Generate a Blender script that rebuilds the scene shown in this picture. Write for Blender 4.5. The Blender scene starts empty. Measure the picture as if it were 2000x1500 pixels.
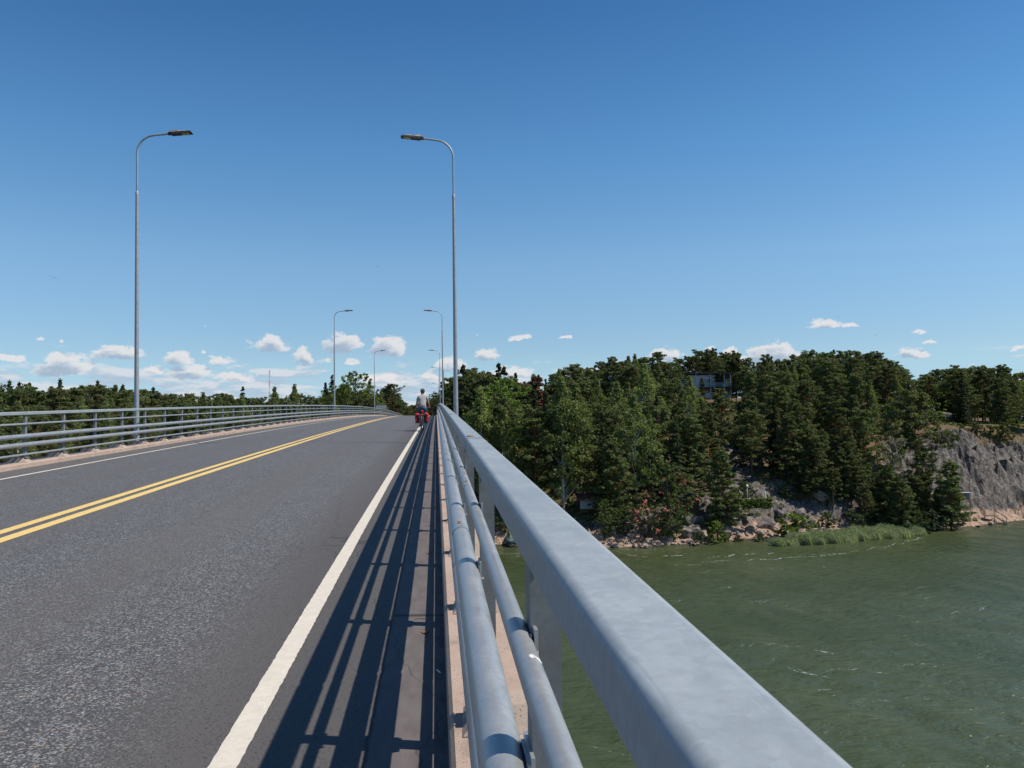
import bpy, bmesh, math, random
import numpy as np
from mathutils import Vector, Matrix

# ------------------------------------------------------------------ camera, sky, sun, exposure
FPX = 1618.0                      # focal length in pixels of the 2000 px wide photograph
YAW, PIT, ROL = map(math.radians, (5.2651, 3.60342, 0.89649))
S0, RC, HC = 0.05021, 5438.2, 1.58466   # road slope at the camera, crest radius, eye height
WZ = HC - 15.5                    # water level
fw = np.array([math.sin(YAW)*math.cos(PIT), math.cos(YAW)*math.cos(PIT), math.sin(PIT)])
rt = np.array([math.cos(YAW), -math.sin(YAW), 0.0])
up = np.cross(rt, fw)
rt, up = rt*math.cos(ROL)-up*math.sin(ROL), up*math.cos(ROL)+rt*math.sin(ROL)

sc = bpy.context.scene
COL = sc.collection
cd = bpy.data.cameras.new('camera')
co = bpy.data.objects.new('camera', cd); COL.objects.link(co)
cd.sensor_width = 36.0; cd.lens = FPX/2000*36.0
cd.clip_start = 0.05; cd.clip_end = 12000
cd.dof.use_dof = True; cd.dof.focus_distance = 45.0; cd.dof.aperture_fstop = 32.0
M = Matrix(((rt[0], up[0], -fw[0], 0), (rt[1], up[1], -fw[1], 0), (rt[2], up[2], -fw[2], HC), (0, 0, 0, 1)))
co.matrix_world = M
sc.camera = co

SUN_EL = math.radians(54.4)
SUN_AZ = math.radians(90+12)      # clockwise from +Y (the way the bridge runs): right and a little behind
sun_vec = Vector((math.sin(SUN_AZ)*math.cos(SUN_EL), math.cos(SUN_AZ)*math.cos(SUN_EL), math.sin(SUN_EL)))
sl = bpy.data.lights.new('sun', 'SUN'); sl.energy = 4.75; sl.angle = math.radians(0.53); sl.color = (1.0, 0.93, 0.82)
so = bpy.data.objects.new('sun', sl); COL.objects.link(so)
so.rotation_euler = sun_vec.to_track_quat('Z', 'Y').to_euler()

sc.view_settings.view_transform = 'Standard'
sc.view_settings.look = 'None'
sc.view_settings.exposure = 0.0
sc.view_settings.gamma = 1.0
sc.view_settings.use_curve_mapping = False
sc.cycles.max_bounces = 6; sc.cycles.diffuse_bounces = 3; sc.cycles.glossy_bounces = 3
sc.cycles.transmission_bounces = 3; sc.cycles.transparent_max_bounces = 6
sc.cycles.caustics_reflective = False; sc.cycles.caustics_refractive = False

SKY_STRENGTH = 0.088
world = bpy.data.worlds.new('World'); sc.world = world; world.use_nodes = True


class NT:
    """small helper to write node trees"""
    def __init__(s, tree):
        s.t = tree; s.n = tree.nodes; s.l = tree.links
        s.n.clear()

    def new(s, typ, **kw):
        n = s.n.new(typ)
        for k, v in kw.items():
            setattr(n, k, v)
        return n

    def put(s, sock, v):
        if hasattr(v, 'links') or isinstance(v, bpy.types.NodeSocket):
            s.l.new(v, sock)
        elif v is not None:
            if isinstance(v, (tuple, list)) and len(v) == 3 and sock.type == 'RGBA':
                v = (*v, 1)
            sock.default_value = v

    def m(s, op, a, b=None, c=None, clamp=False):
        n = s.new('ShaderNodeMath', operation=op, use_clamp=clamp)
        for i, v in enumerate((a, b, c)):
            if v is not None: s.put(n.inputs[i], v)
        return n.outputs[0]

    def v(s, op, a, b=None, c=None):
        n = s.new('ShaderNodeVectorMath', operation=op)
        for i, x in enumerate((a, b, c)):
            if x is not None: s.put(n.inputs[i], x)
        return n.outputs['Value'] if op in ('LENGTH', 'DOT_PRODUCT', 'DISTANCE') else n.outputs[0]

    def mix(s, fac, a, b, mode='MIX'):
        n = s.new('ShaderNodeMix', data_type='RGBA', blend_type=mode)
        s.put(n.inputs[0], fac); s.put(n.inputs[6], a); s.put(n.inputs[7], b)
        return n.outputs[2]

    def ramp(s, fac, lo, hi, a=0.0, b=1.0, smooth=True):
        n = s.new('ShaderNodeMapRange')
        n.interpolation_type = 'SMOOTHSTEP' if smooth else 'LINEAR'
        s.put(n.inputs[0], fac); s.put(n.inputs[1], lo); s.put(n.inputs[2], hi); s.put(n.inputs[3], a); s.put(n.inputs[4], b)
        return n.outputs[0]

    def noise(s, vec, scale, detail=2.0, rough=0.5, dist=0.0, dim='3D'):
        n = s.new('ShaderNodeTexNoise'); n.noise_dimensions = dim
        s.put(n.inputs['Vector'], vec); n.inputs['Scale'].default_value = scale
        n.inputs['Detail'].default_value = detail; n.inputs['Roughness'].default_value = rough
        n.inputs['Distortion'].default_value = dist
        return n.outputs

    def voro(s, vec, scale, feature='F1'):
        n = s.new('ShaderNodeTexVoronoi', feature=feature)
        s.put(n.inputs['Vector'], vec); n.inputs['Scale'].default_value = scale
        return n.outputs

    def sep(s, v):
        n = s.new('ShaderNodeSeparateXYZ'); s.put(n.inputs[0], v); return n.outputs

    def comb(s, x, y, z):
        n = s.new('ShaderNodeCombineXYZ')
        for i, q in enumerate((x, y, z)): s.put(n.inputs[i], q)
        return n.outputs[0]

    def bump(s, h, strength=0.3, dist=0.01, normal=None):
        n = s.new('ShaderNodeBump'); s.put(n.inputs['Height'], h)
        n.inputs['Strength'].default_value = strength; n.inputs['Distance'].default_value = dist
        if normal is not None: s.put(n.inputs['Normal'], normal)
        return n.outputs[0]


def px_dir(x, y):
    d = fw + rt*(x-1000)/FPX - up*(y-750)/FPX
    return d/np.linalg.norm(d)


def azel(x, y):
    d = px_dir(x, y)
    return math.atan2(d[0], d[1]), math.asin(d[2])


# the sky: Nishita plus a low band of fair-weather cumulus, placed by compass direction and height
w = NT(world.node_tree)
sky = w.new('ShaderNodeTexSky', sky_type='NISHITA')
sky.sun_disc = False; sky.sun_elevation = SUN_EL; sky.sun_rotation = SUN_AZ
sky.altitude = 0; sky.air_density = 1.0; sky.dust_density = 0.25; sky.ozone_density = 2.2
geo = w.new('ShaderNodeTexCoord')
gv = geo.outputs['Generated']
sx, sy, sz = w.sep(gv)
az = w.m('ARCTAN2', sx, sy); el = w.m('ARCSINE', sz)
n1 = w.noise(w.comb(az, w.m('MULTIPLY', el, 1.6), 0.0), 38.0, 5.0, 0.66)['Color']
warp = w.v('MULTIPLY', w.v('SUBTRACT', n1, (0.5, 0.5, 0.5)), (0.024, 0.017, 0.0))
base = w.v('ADD', w.comb(az, el, 0.0), warp)
# (x, y, half width, height above flat base, thickness) in picture coordinates
CL = [(20, 700, 40, 14, .8), (395, 688, 12, 7, .6), (400, 636, 14, 4, .45), (640, 700, 16, 8, .6), (930, 655, 8, 5, .5), (1430, 690, 24, 14, .9), (1740, 720, 14, 8, .6), (1480, 690, 22, 16, .9), (1900, 712, 14, 4, .5), (125, 722, 64, 34, 1.05), (235, 694, 68, 22, 1.0), (345, 704, 36, 22, 1.0), (432, 706, 36, 18, .85),
      (75, 664, 15, 10, .7), (118, 666, 14, 8, .65), (530, 678, 46, 24, 1.0), (592, 704, 30, 26, 1.0),
      (670, 678, 44, 30, 1.05), (756, 686, 40, 30, 1.05), (300, 726, 30, 18, .9), (372, 730, 54, 24, 1.0),
      (460, 738, 60, 20, .8), (690, 708, 30, 14, .75), (840, 738, 22, 16, 1.0), (952, 694, 30, 18, 1.0), (1016, 662, 32, 12, .9),
      (1108, 660, 26, 7, .6), (1612, 636, 44, 18, .95), (1655, 636, 34, 9, .8), (1780, 693, 36, 20, 1.05),
      (1795, 650, 20, 9, .7), (1818, 668, 28, 8, .65), (1990, 682, 22, 12, .9), (1510, 702, 60, 34, 1.1), (1440, 712, 40, 20, 1.0),
      (1300, 698, 34, 18, 1.1), (1385, 684, 22, 12, .8), (880, 716, 50, 22, .9), (740, 742, 70, 16, .9), (1000, 730, 60, 18, .9)]
fields = []
for shift in (0.0, 1.0):
    bv = base if not shift else w.v('ADD', base, (0.004, 0.0075, 0.0))
    cur = None
    for (cx, cy, hw, hh, th) in CL:
        hw *= .90; hh *= 1.0; cy += 1
        a0, e0 = azel(cx, cy)
        a1, _ = azel(cx+hw, cy); _, e1 = azel(cx, cy-hh)
        sa, se = 1/(a1-a0), 1/(e1-e0)
        p = w.v('MULTIPLY_ADD', bv, (sa, se, 0), (-a0*sa, -e0*se, 0))
        q = w.v('MAXIMUM', p, w.v('MULTIPLY', p, (-1.0, -2.6, 0)))
        L = w.m('MULTIPLY_ADD', w.v('LENGTH', q), 1.0, 1.0-th)
        cur = L if cur is None else w.m('MINIMUM', cur, L)
    fields.append(cur)
n2 = w.noise(w.comb(az, w.m('MULTIPLY', el, 1.5), 2.0), 60.0, 4.0, 0.65)['Fac']
dens = w.ramp(w.m('ADD', fields[0], w.m('MULTIPLY', w.m('SUBTRACT', n2, 0.5), 1.7)), 1.04, 0.68)
above = w.ramp(w.m('ADD', fields[1], w.m('MULTIPLY', w.m('SUBTRACT', n2, 0.5), 0.9)), 1.05, 0.45)
# general band of far clouds close to the horizon, all the way round
bandv = w.comb(w.m('MULTIPLY', az, 1.0), w.m('MULTIPLY', el, 4.2), 5.0)
nb = w.noise(bandv, 13.0, 5.0, 0.6)['Fac']
nbs = w.noise(w.v('ADD', bandv, (0.004, 0.03, 0.0)), 13.0, 5.0, 0.6)['Fac']
prof = w.m('MULTIPLY', w.ramp(el, 0.118, 0.062), w.ramp(az, 0.50, -0.02, 0.35, 1.0))
band = w.m('MULTIPLY', w.ramp(nb, w.m('SUBTRACT', 0.66, w.m('MULTIPLY', prof, 0.27)), w.m('SUBTRACT', 0.78, w.m('MULTIPLY', prof, 0.25))), w.ramp(prof, 0.0, 0.3))
bandsh = w.ramp(w.m('SUBTRACT', nb, nbs), -0.06, 0.09)
cr = w.new('ShaderNodeValToRGB'); w.put(cr.inputs[0], w.m('MULTIPLY', el, 0.9))
els = cr.color_ramp.elements
stops = ((.0, (.62, .615, .62)), (.09, (.57, .555, .57)), (.186, (.60, .63, .63)), (.298, (.42, .585, .645)), (.433, (.265, .45, .56)), (.56, (.20, .37, .49)), (1.0, (.12, .24, .36)))
while len(els) < len(stops): els.new(.5)
for e, (p_, c_) in zip(els, stops): e.position = p_; e.color = (*c_, 1)
skycol = w.mix(1.0, w.mix(1.0, sky.outputs[0], cr.outputs[0], 'MULTIPLY'), (1.77, 2.13, 2.31), 'MULTIPLY')
skycol = w.mix(w.ramp(el, .13, .01, 0.0, .85), skycol, (4.3, 6.9, 8.9))
bright = (9.2, 9.0, 9.0); grey = (4.2, 5.2, 6.7)
ccol = w.mix(w.m('MULTIPLY', above, 1.0), bright, grey)
bcol = w.mix(bandsh, (4.9, 6.1, 7.6), (7.8, 8.2, 8.8))
s1 = w.mix(w.m('MULTIPLY', band, 0.86), skycol, bcol)
s2 = w.mix(w.m('MULTIPLY', dens, 0.84), s1, ccol)
bg = w.new('ShaderNodeBackground'); w.put(bg.inputs[0], s2); bg.inputs[1].default_value = SKY_STRENGTH
wo = w.new('ShaderNodeOutputWorld'); w.l.new(bg.outputs[0], wo.inputs[0])
world.cycles.sampling_method = 'MANUAL'; world.cycles.sample_map_resolution = 512

# ------------------------------------------------------------------ helpers
rng = np.random.default_rng(7)
random.seed(7)


def tag(o, label=None, cat=None, group=None, kind=None):
    if label: o['label'] = label
    if cat: o['category'] = cat
    if group: o['group'] = group
    if kind: o['kind'] = kind
    return o


def link(o, parent=None):
    COL.objects.link(o)
    if parent is not None: o.parent = parent
    return o


def empty(name, loc, label, cat, group=None, rz=0.0):
    o = bpy.data.objects.new(name, None); COL.objects.link(o)
    o.location = loc; o.rotation_euler = (0, 0, rz); o.empty_display_size = 0.3
    return tag(o, label, cat, group)


def mesh_np(name, V, F, mat=None, smooth=False):
    me = bpy.data.meshes.new(name)
    V = np.asarray(V, dtype=np.float32); me.vertices.add(len(V)); me.vertices.foreach_set('co', V.ravel())
    if isinstance(F, np.ndarray):
        k = F.shape[1]; nf = len(F)
        me.loops.add(nf*k); me.polygons.add(nf)
        me.loops.foreach_set('vertex_index', F.astype(np.int32).ravel())
        me.polygons.foreach_set('loop_start', np.arange(0, nf*k, k, dtype=np.int32))
        me.polygons.foreach_set('loop_total', np.full(nf, k, dtype=np.int32))
    else:
        tot = [len(f) for f in F]; nf = len(F)
        me.loops.add(sum(tot)); me.polygons.add(nf)
        me.loops.foreach_set('vertex_index', np.fromiter((i for f in F for i in f), dtype=np.int32, count=sum(tot)))
        st = np.concatenate([[0], np.cumsum(tot)[:-1]]) if nf else []
        me.polygons.foreach_set('loop_start', np.asarray(st, dtype=np.int32))
        me.polygons.foreach_set('loop_total', np.asarray(tot, dtype=np.int32))
    me.update(calc_edges=True); me.validate()
    me.polygons.foreach_set('use_smooth', np.full(len(me.polygons), bool(smooth)))
    if mat: me.materials.append(mat)
    return me


class MB:
    """collects simple shapes into one mesh"""
    def __init__(s): s.V = []; s.F = []

    def add(s, V, F):
        b = len(s.V); s.V += [tuple(map(float, v)) for v in V]; s.F += [tuple(b+i for i in f) for f in F]; return s

    def box(s, c, d, rot=None):
        x, y, z = (q/2 for q in d)
        P = [Vector(p) for p in ((-x, -y, -z), (x, -y, -z), (x, y, -z), (-x, y, -z), (-x, -y, z), (x, -y, z), (x, y, z), (-x, y, z))]
        if rot is not None: P = [rot @ p for p in P]
        P = [p+Vector(c) for p in P]
        return s.add(P, [(0, 3, 2, 1), (4, 5, 6, 7), (0, 1, 5, 4), (1, 2, 6, 5), (2, 3, 7, 6), (3, 0, 4, 7)])

    def hexa(s, P):
        return s.add(P, [(0, 3, 2, 1), (4, 5, 6, 7), (0, 1, 5, 4), (1, 2, 6, 5), (2, 3, 7, 6), (3, 0, 4, 7)])

    def tube(s, pts, r, n=10, cap=True, sx=1.0):
        pts = [Vector(p) for p in pts]; R = r if hasattr(r, '__len__') else [r]*len(pts)
        V = []; F = []; ref = None
        for i, p in enumerate(pts):
            t = (pts[min(i+1, len(pts)-1)]-pts[max(i-1, 0)]).normalized()
            if ref is None:
                a = Vector((0, 0, 1)) if abs(t.z) < 0.9 else Vector((1, 0, 0)); ref = t.cross(a).normalized()
            ref = (ref - t*ref.dot(t)).normalized(); b = t.cross(ref)
            for k in range(n):
                an = 2*math.pi*k/n; V.append(p+(ref*math.cos(an)*sx+b*math.sin(an))*R[i])
        for i in range(len(pts)-1):
            for k in range(n): F.append((i*n+k, i*n+(k+1) % n, (i+1)*n+(k+1) % n, (i+1)*n+k))
        if cap:
            F.append(tuple(reversed(range(n)))); F.append(tuple((len(pts)-1)*n+k for k in range(n)))
        return s.add(V, F)

    def sweep(s, pts, prof, cap=True):
        """profile (x, z) swept along points lying mostly along Y"""
        n = len(prof); V = []; F = []
        for p in pts:
            for (a, b) in prof: V.append((p[0]+a, p[1], p[2]+b))
        for i in range(len(pts)-1):
            for k in range(n): F.append((i*n+k, (i+1)*n+k, (i+1)*n+(k+1) % n, i*n+(k+1) % n))
        if cap:
            F.append(tuple(range(n))); F.append(tuple((len(pts)-1)*n+k for k in reversed(range(n))))
        return s.add(V, F)

    def ell(s, c, r, nu=12, nv=8, rot=None, zmin=-1.0):
        V = []; F = []
        for j in range(nv+1):
            th = math.pi*j/nv; z = math.cos(th); q = math.sin(th)
            z2 = max(z, zmin)
            for i in range(nu):
                ph = 2*math.pi*i/nu; p = Vector((q*math.cos(ph)*r[0], q*math.sin(ph)*r[1], z2*r[2]))
                if rot is not None: p = rot @ p
                V.append(p+Vector(c))
        for j in range(nv):
            for i in range(nu): F.append((j*nu+i, (j+1)*nu+i, (j+1)*nu+(i+1) % nu, j*nu+(i+1) % nu))
        return s.add(V, F)

    def mesh(s, name, mat, smooth=False, origin=(0, 0, 0)):
        V = np.array(s.V, dtype=np.float32)-np.array(origin, dtype=np.float32)
        return mesh_np(name, V, s.F, mat, smooth)

    def obj(s, name, mat, parent=None, smooth=False, origin=(0, 0, 0)):
        o = bpy.data.objects.new(name, s.mesh(name, mat, smooth, origin))
        link(o, parent)
        if parent is None: o.location = origin
        return o


def smooth_by_angle(o, ang=40):
    me = o.data
    bm = bmesh.new(); bm.from_mesh(me)
    for f in bm.faces: f.smooth = True
    for e in bm.edges:
        if len(e.link_faces) == 2 and e.calc_face_angle(0) > math.radians(ang): e.smooth = False
    bm.to_mesh(me); bm.free(); return o


def copy_tree(o, parent=None):
    c = o.copy(); COL.objects.link(c); c.parent = parent
    for ch in list(o.children): copy_tree(ch, c)
    return c


def bevel(o, wdt=0.01, seg=2):
    m = o.modifiers.new('bevel', 'BEVEL'); m.width = wdt; m.segments = seg; m.limit_method = 'ANGLE'; return o


def zr(y): return S0*y - y*y/(2*RC)
def zx(a):
    """cross fall of the carriageway"""
    return float(np.interp(a, [-9.6, -4.8, 0.0, 1.0], [0.06, 0.085, 0.0, 0.0]))
def at(px, py, d):
    """world point at depth d seen at picture position px, py"""
    return np.array([0, 0, HC]) + (fw + rt*(px-1000)/FPX - up*(py-750)/FPX)*d
def ground_xy(px, d):
    """world x, y of a plan position: sideways by picture column, d metres away"""
    yh = 750+FPX*math.tan(PIT)-(px-1000)*math.tan(ROL)
    p = at(px, yh, d); return p[0], p[1]
def to_px(P):
    d = np.asarray(P, float)-np.array([0, 0, HC]); z = d@fw
    return 1000+FPX*(d@rt)/z, 750-FPX*(d@up)/z, z


# ------------------------------------------------------------------ materials
MAT = {}
def mat(name, build=None, color=(.5, .5, .5), rough=.6, metal=0.0, spec=0.5, var=0.0, vscale=3.0, bump=0.0, bscale=40.0, bdist=0.01):
    m = bpy.data.materials.new(name); m.use_nodes = True; n = NT(m.node_tree)
    out = n.new('ShaderNodeOutputMaterial'); b = n.new('ShaderNodeBsdfPrincipled')
    n.l.new(b.outputs[0], out.inputs[0])
    b.inputs['Roughness'].default_value = rough; b.inputs['Metallic'].default_value = metal
    b.inputs['Specular IOR Level'].default_value = spec
    if build:
        build(n, b, out)
    else:
        tc = n.new('ShaderNodeTexCoord').outputs['Object']
        if var > 0:
            q = n.noise(tc, vscale, 4.0, 0.6)['Fac']
            dk = tuple(c*(1-var) for c in color); lt = tuple(min(1, c*(1+var)) for c in color)
            n.put(b.inputs['Base Color'], n.mix(n.ramp(q, .3, .7), dk, lt))
        else: n.put(b.inputs['Base Color'], color)
        if bump > 0:
            n.put(b.inputs['Normal'], n.bump(n.noise(tc, bscale, 3.0)['Fac'], bump, bdist))
    MAT[name] = m
    return m


def geo_pos(n): return n.new('ShaderNodeNewGeometry').outputs['Position']


def asphalt(n, b, out):
    p = geo_pos(n); x, y, z = n.sep(p)
    big = n.noise(n.comb(x, n.m('MULTIPLY', y, .18), 0.0), .9, 3.0, .6)['Fac']
    mid = n.noise(p, 6.0, 3.0, .6)['Fac']
    # exposed stones in the wheel tracks, smoother binder between and beside them
    def track(c, wd):
        return n.ramp(n.m('ABSOLUTE', n.m('SUBTRACT', x, c)), wd, wd*.25)
    tr = n.m('MAXIMUM', n.m('MAXIMUM', track(-1.95, .75), track(-3.75, .8)), n.m('MAXIMUM', track(-5.9, .75), track(-7.6, .75)))
    lane = n.ramp(x, -1.0, -1.75)
    ex = n.m('MULTIPLY', lane, n.m('ADD', .62, n.m('MULTIPLY', tr, .38)))
    ex = n.m('MULTIPLY', ex, n.m('ADD', .75, n.m('MULTIPLY', n.ramp(mid, .3, .7), .4)))
    v = n.voro(n.comb(x, y, 0.0), 66.0); col = v['Color']; r, g, bb = n.sep(col)
    v2 = n.voro(n.comb(x, y, 3.0), 130.0); r2, g2, b2 = n.sep(v2['Color'])
    stone = n.m('MULTIPLY', n.ramp(r, .60, .66), n.ramp(v['Distance'], .60, .42))
    stone2 = n.m('MULTIPLY', n.ramp(r2, .66, .74), .75)
    st = n.m('MULTIPLY', n.m('MAXIMUM', stone, stone2), ex)
    bind = n.mix(big, (.080, .073, .069), (.104, .095, .089))
    bind = n.mix(n.m('MULTIPLY', tr, .75), bind, (.055, .053, .055))
    sc_ = n.mix(g, (.115, .115, .112), (.37, .365, .345))
    warm = n.mix(n.ramp(bb, .93, .95), sc_, (.36, .26, .19))
    c = n.mix(st, bind, warm)
    pits = n.m('MULTIPLY', n.ramp(g2, .84, .90), .7)
    c = n.mix(pits, c, (.03, .03, .034))
    # the concrete-coloured gutter strip and the crack along it
    gut = n.ramp(x, -.33, -.30)
    gn = n.noise(n.comb(n.m('MULTIPLY', x, 1.0), n.m('MULTIPLY', y, .35), 0.0), 9.0, 5.0, .65)['Fac']
    gcol = n.mix(n.ramp(gn, .25, .75), (.105, .088, .084), (.155, .132, .125))
    c = n.mix(gut, c, gcol)
    wob = n.m('MULTIPLY', n.m('SUBTRACT', n.noise(n.comb(0.0, y, 0.0), 5.0, 5.0, .7)['Fac'], .5), .055)
    crack = n.ramp(n.m('ABSOLUTE', n.m('SUBTRACT', n.m('ADD', x, .325), wob)), .014, .004)
    c = n.mix(n.m('MULTIPLY', crack, .8), c, (.022, .020, .020))
    # grime against the kerb, and a tar joint across the gutter every ten metres
    gr = n.m('MULTIPLY', n.ramp(x, -.10, .03), n.ramp(gn, .42, .56))
    c = n.mix(n.m('MULTIPLY', gr, .7), c, (.03, .027, .026))
    tj = n.ramp(n.m('ABSOLUTE', n.m('SUBTRACT', n.m('PINGPONG', n.m('ADD', n.m('ADD', y, 3.9), n.m('MULTIPLY', wob, .6)), 5.0), .0)), .05, .015)
    c = n.mix(n.m('MULTIPLY', n.m('MULTIPLY', tj, gut), .85), c, (.02, .018, .018))
    cr2 = n.voro(n.v('ADD', n.comb(n.m('MULTIPLY', x, .5), n.m('MULTIPLY', y, .16), 0.0), n.v('MULTIPLY', n.noise(p, 2.0, 3.0)['Color'], (.18, .18, 0))), 1.0, 'DISTANCE_TO_EDGE')['Distance']
    c = n.mix(n.m('MULTIPLY', n.ramp(cr2, .0035, .0008), .55), c, (.03, .028, .028))
    n.put(b.inputs['Base Color'], c)
    n.put(b.inputs['Roughness'], n.m('SUBTRACT', .74, n.m('MULTIPLY', st, .24)))
    h = n.m('ADD', n.m('MULTIPLY', v['Distance'], n.m('MULTIPLY', ex, -.8)), n.m('MULTIPLY', n.noise(p, 160.0, 2.0)['Fac'], .6))
    n.put(b.inputs['Normal'], n.bump(h, .55, .004))
mat('asphalt', asphalt, spec=.5)


def paint(base, wear):
    def f(n, b, out):
        p = geo_pos(n); x, y, z = n.sep(p)
        q = n.noise(p, 14.0, 5.0, .7)['Fac']; s = n.noise(p, 90.0, 3.0, .7)['Fac']
        lng = n.noise(n.comb(n.m('MULTIPLY', x, 6.0), n.m('MULTIPLY', y, .8), 0.0), 1.4, 3.0, .6)['Fac']
        c = n.mix(n.ramp(q, .3, .75), tuple(k*.87 for k in base), base)
        c = n.mix(n.m('MULTIPLY', n.ramp(s, .58, .72), wear), c, tuple(k*.55 for k in base))
        c = n.mix(n.m('MULTIPLY', n.ramp(lng, .55, .8), .25), c, tuple(k*.75 for k in base))
        crk = n.ramp(n.m('ABSOLUTE', n.m('SUBTRACT', n.m('FRACT', n.m('ADD', n.m('MULTIPLY', y, 2.2), n.m('MULTIPLY', n.noise(p, 7.0, 3.0)['Fac'], 1.4))), .5)), .012, .004)
        c = n.mix(n.m('MULTIPLY', n.m('MULTIPLY', crk, n.ramp(q, .45, .6)), .35), c, (.25, .23, .21))
        n.put(b.inputs['Base Color'], c)
        n.put(b.inputs['Normal'], n.bump(s, .35, .003))
    return f
mat('white_paint', paint((.70, .64, .545), .65), rough=.7, spec=.3)
mat('yellow_paint', paint((.82, .585, .21), .7), rough=.7, spec=.3)


def concrete(dark, light, scl=1.0):
    def f(n, b, out):
        p = geo_pos(n)
        q = n.noise(p, 2.2*scl, 5.0, .65)['Fac']; g = n.noise(p, 130.0, 2.0, .6)['Fac']
        holes = n.voro(p, 85.0); hr_, hg, hb = n.sep(holes['Color'])
        c = n.mix(n.ramp(q, .25, .75), dark, light)
        c = n.mix(n.m('MULTIPLY', n.ramp(g, .35, .75), .35), c, tuple(k*.7 for k in dark))
        hole = n.m('MULTIPLY', n.ramp(hr_, .80, .86), n.ramp(holes['Distance'], .42, .25))
        c = n.mix(n.m('MULTIPLY', hole, .6), c, (.12, .095, .08))
        st = n.noise(n.v('MULTIPLY', p, (1.0, .5, 1.0)), 5.0, 5.0, .7)['Fac']
        c = n.mix(n.m('MULTIPLY', n.ramp(st, .56, .72), .5), c, (.17, .135, .115))
        n.put(b.inputs['Base Color'], c)
        h = n.m('SUBTRACT', g, n.m('MULTIPLY', hole, 1.2))
        n.put(b.inputs['Normal'], n.bump(h, .5, .004))
    return f
mat('pink_concrete', concrete((.40, .295, .235), (.53, .405, .33)), rough=.9, spec=.2)
mat('plinth_concrete', concrete((.36, .285, .235), (.50, .41, .34)), rough=.9, spec=.2)
mat('bridge_concrete', concrete((.25, .24, .22), (.36, .34, .31)), rough=.9, spec=.2)


def galvan(tint, rough, streak=True, met=.55):
    def f(n, b, out):
        tc = n.new('ShaderNodeTexCoord').outputs['Object']; x, y, z = n.sep(tc)
        cloud = n.noise(n.v('MULTIPLY', tc, (1.0, .55, 1.0)), 9.0, 5.0, .68)['Fac']
        fine = n.noise(tc, 140.0, 3.0, .65)['Fac']
        sp = n.voro(tc, 75.0); s1_, s2_, s3_ = n.sep(sp['Color'])
        c = n.mix(n.ramp(cloud, .3, .7), tuple(k*.90 for k in tint), tuple(min(1, k*1.08) for k in tint))
        c = n.mix(n.m('MULTIPLY', s1_, .30), c, tuple(k*.6 for k in tint))
        med = n.noise(n.v('MULTIPLY', tc, (1.0, .7, 1.0)), 34.0, 4.0, .7)['Fac']
        c = n.mix(n.m('MULTIPLY', n.ramp(med, .52, .72), .14), c, tuple(k*.62 for k in tint))
        stn = n.noise(n.v('MULTIPLY', tc, (3.0, .9, 3.0)), 2.1, 5.0, .7)['Fac']
        c = n.mix(n.m('MULTIPLY', n.ramp(stn, .60, .72), .14), c, (.30, .27, .25))
        c = n.mix(n.m('MULTIPLY', n.ramp(fine, .5, .75), .18), c, tuple(k*1.35 for k in tint))
        if streak:
            br = n.noise(n.v('MULTIPLY', tc, (2.0, .45, 2.0)), 3.2, 4.0, .6)['Fac']
            c = n.mix(n.m('MULTIPLY', n.ramp(br, .54, .74), .38), c, (.27, .235, .21))
        scr = n.noise(n.v('MULTIPLY', tc, (60.0, 1.2, 60.0)), 1.0, 2.0, .5)['Fac']
        c = n.mix(n.m('MULTIPLY', n.ramp(scr, .70, .76), .35), c, tuple(min(1, k*1.5) for k in tint))
        n.put(b.inputs['Base Color'], c)
        n.put(b.inputs['Roughness'], n.ramp(cloud, .25, .75, rough-.07, rough+.12))
        n.put(b.inputs['Normal'], n.bump(fine, .10, .0006))
        b.inputs['Metallic'].default_value = met
    return f
mat('galvanised_rail', galvan((.335, .372, .395), .50, False, .10), spec=.35)
mat('galvanised_pipe', galvan((.43, .445, .455), .36, True, .42), spec=.5)
mat('galvanised_post', galvan((.225, .235, .245), .6, False, .1), spec=.35)
mat('galvanised_pole', galvan((.40, .42, .44), .5, False, .45), spec=.4)
mat('dark_bolt', color=(.20, .19, .175), rough=.55, metal=.4, var=.3, vscale=60)
mat('rust_plug', color=(.22, .15, .09), rough=.8, var=.35, vscale=80)
mat('lantern_grey', color=(.42, .43, .43), rough=.5, var=.35, vscale=9, metal=.2)
mat('lantern_dark', color=(.035, .035, .038), rough=.5)
mat('lamp_glass', color=(.62, .55, .33), rough=.25, var=.15, vscale=14)
mat('black_plastic', color=(.018, .018, .02), rough=.45)
mat('black_rubber', color=(.02, .02, .02), rough=.8)
mat('helmet_black', color=(.022, .023, .028), rough=.35)
mat('red_fabric', color=(.62, .012, .03), rough=.6, var=.25, vscale=14, bump=.2, bscale=50)
mat('black_fabric', color=(.022, .02, .024), rough=.85, var=.2, vscale=20)
mat('grey_fabric', color=(.35, .335, .325), rough=.9, var=.12, vscale=9, bump=.4, bscale=12, bdist=.02)
mat('blue_denim', color=(.035, .105, .24), rough=.9, var=.3, vscale=12, bump=.2, bscale=30)
mat('skin', color=(.52, .29, .20), rough=.6, var=.1, vscale=8)
mat('steel', color=(.45, .46, .47), rough=.35, metal=.8)
mat('bike_frame', color=(.03, .04, .05), rough=.4)
mat('white_feather', color=(.78, .78, .78), rough=.8)
mat('grey_feather', color=(.16, .17, .19), rough=.8)
mat('red_reflector', color=(.7, .01, .02), rough=.2)
mat('dropping_white', color=(.8, .79, .76), rough=.9)
mat('dry_leaf', color=(.22, .09, .04), rough=.8)
mat('sign_back', color=(.42, .42, .42), rough=.6, var=.1)
mat('weathered_wood', color=(.14, .115, .09), rough=.9, var=.35, vscale=6)
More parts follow.
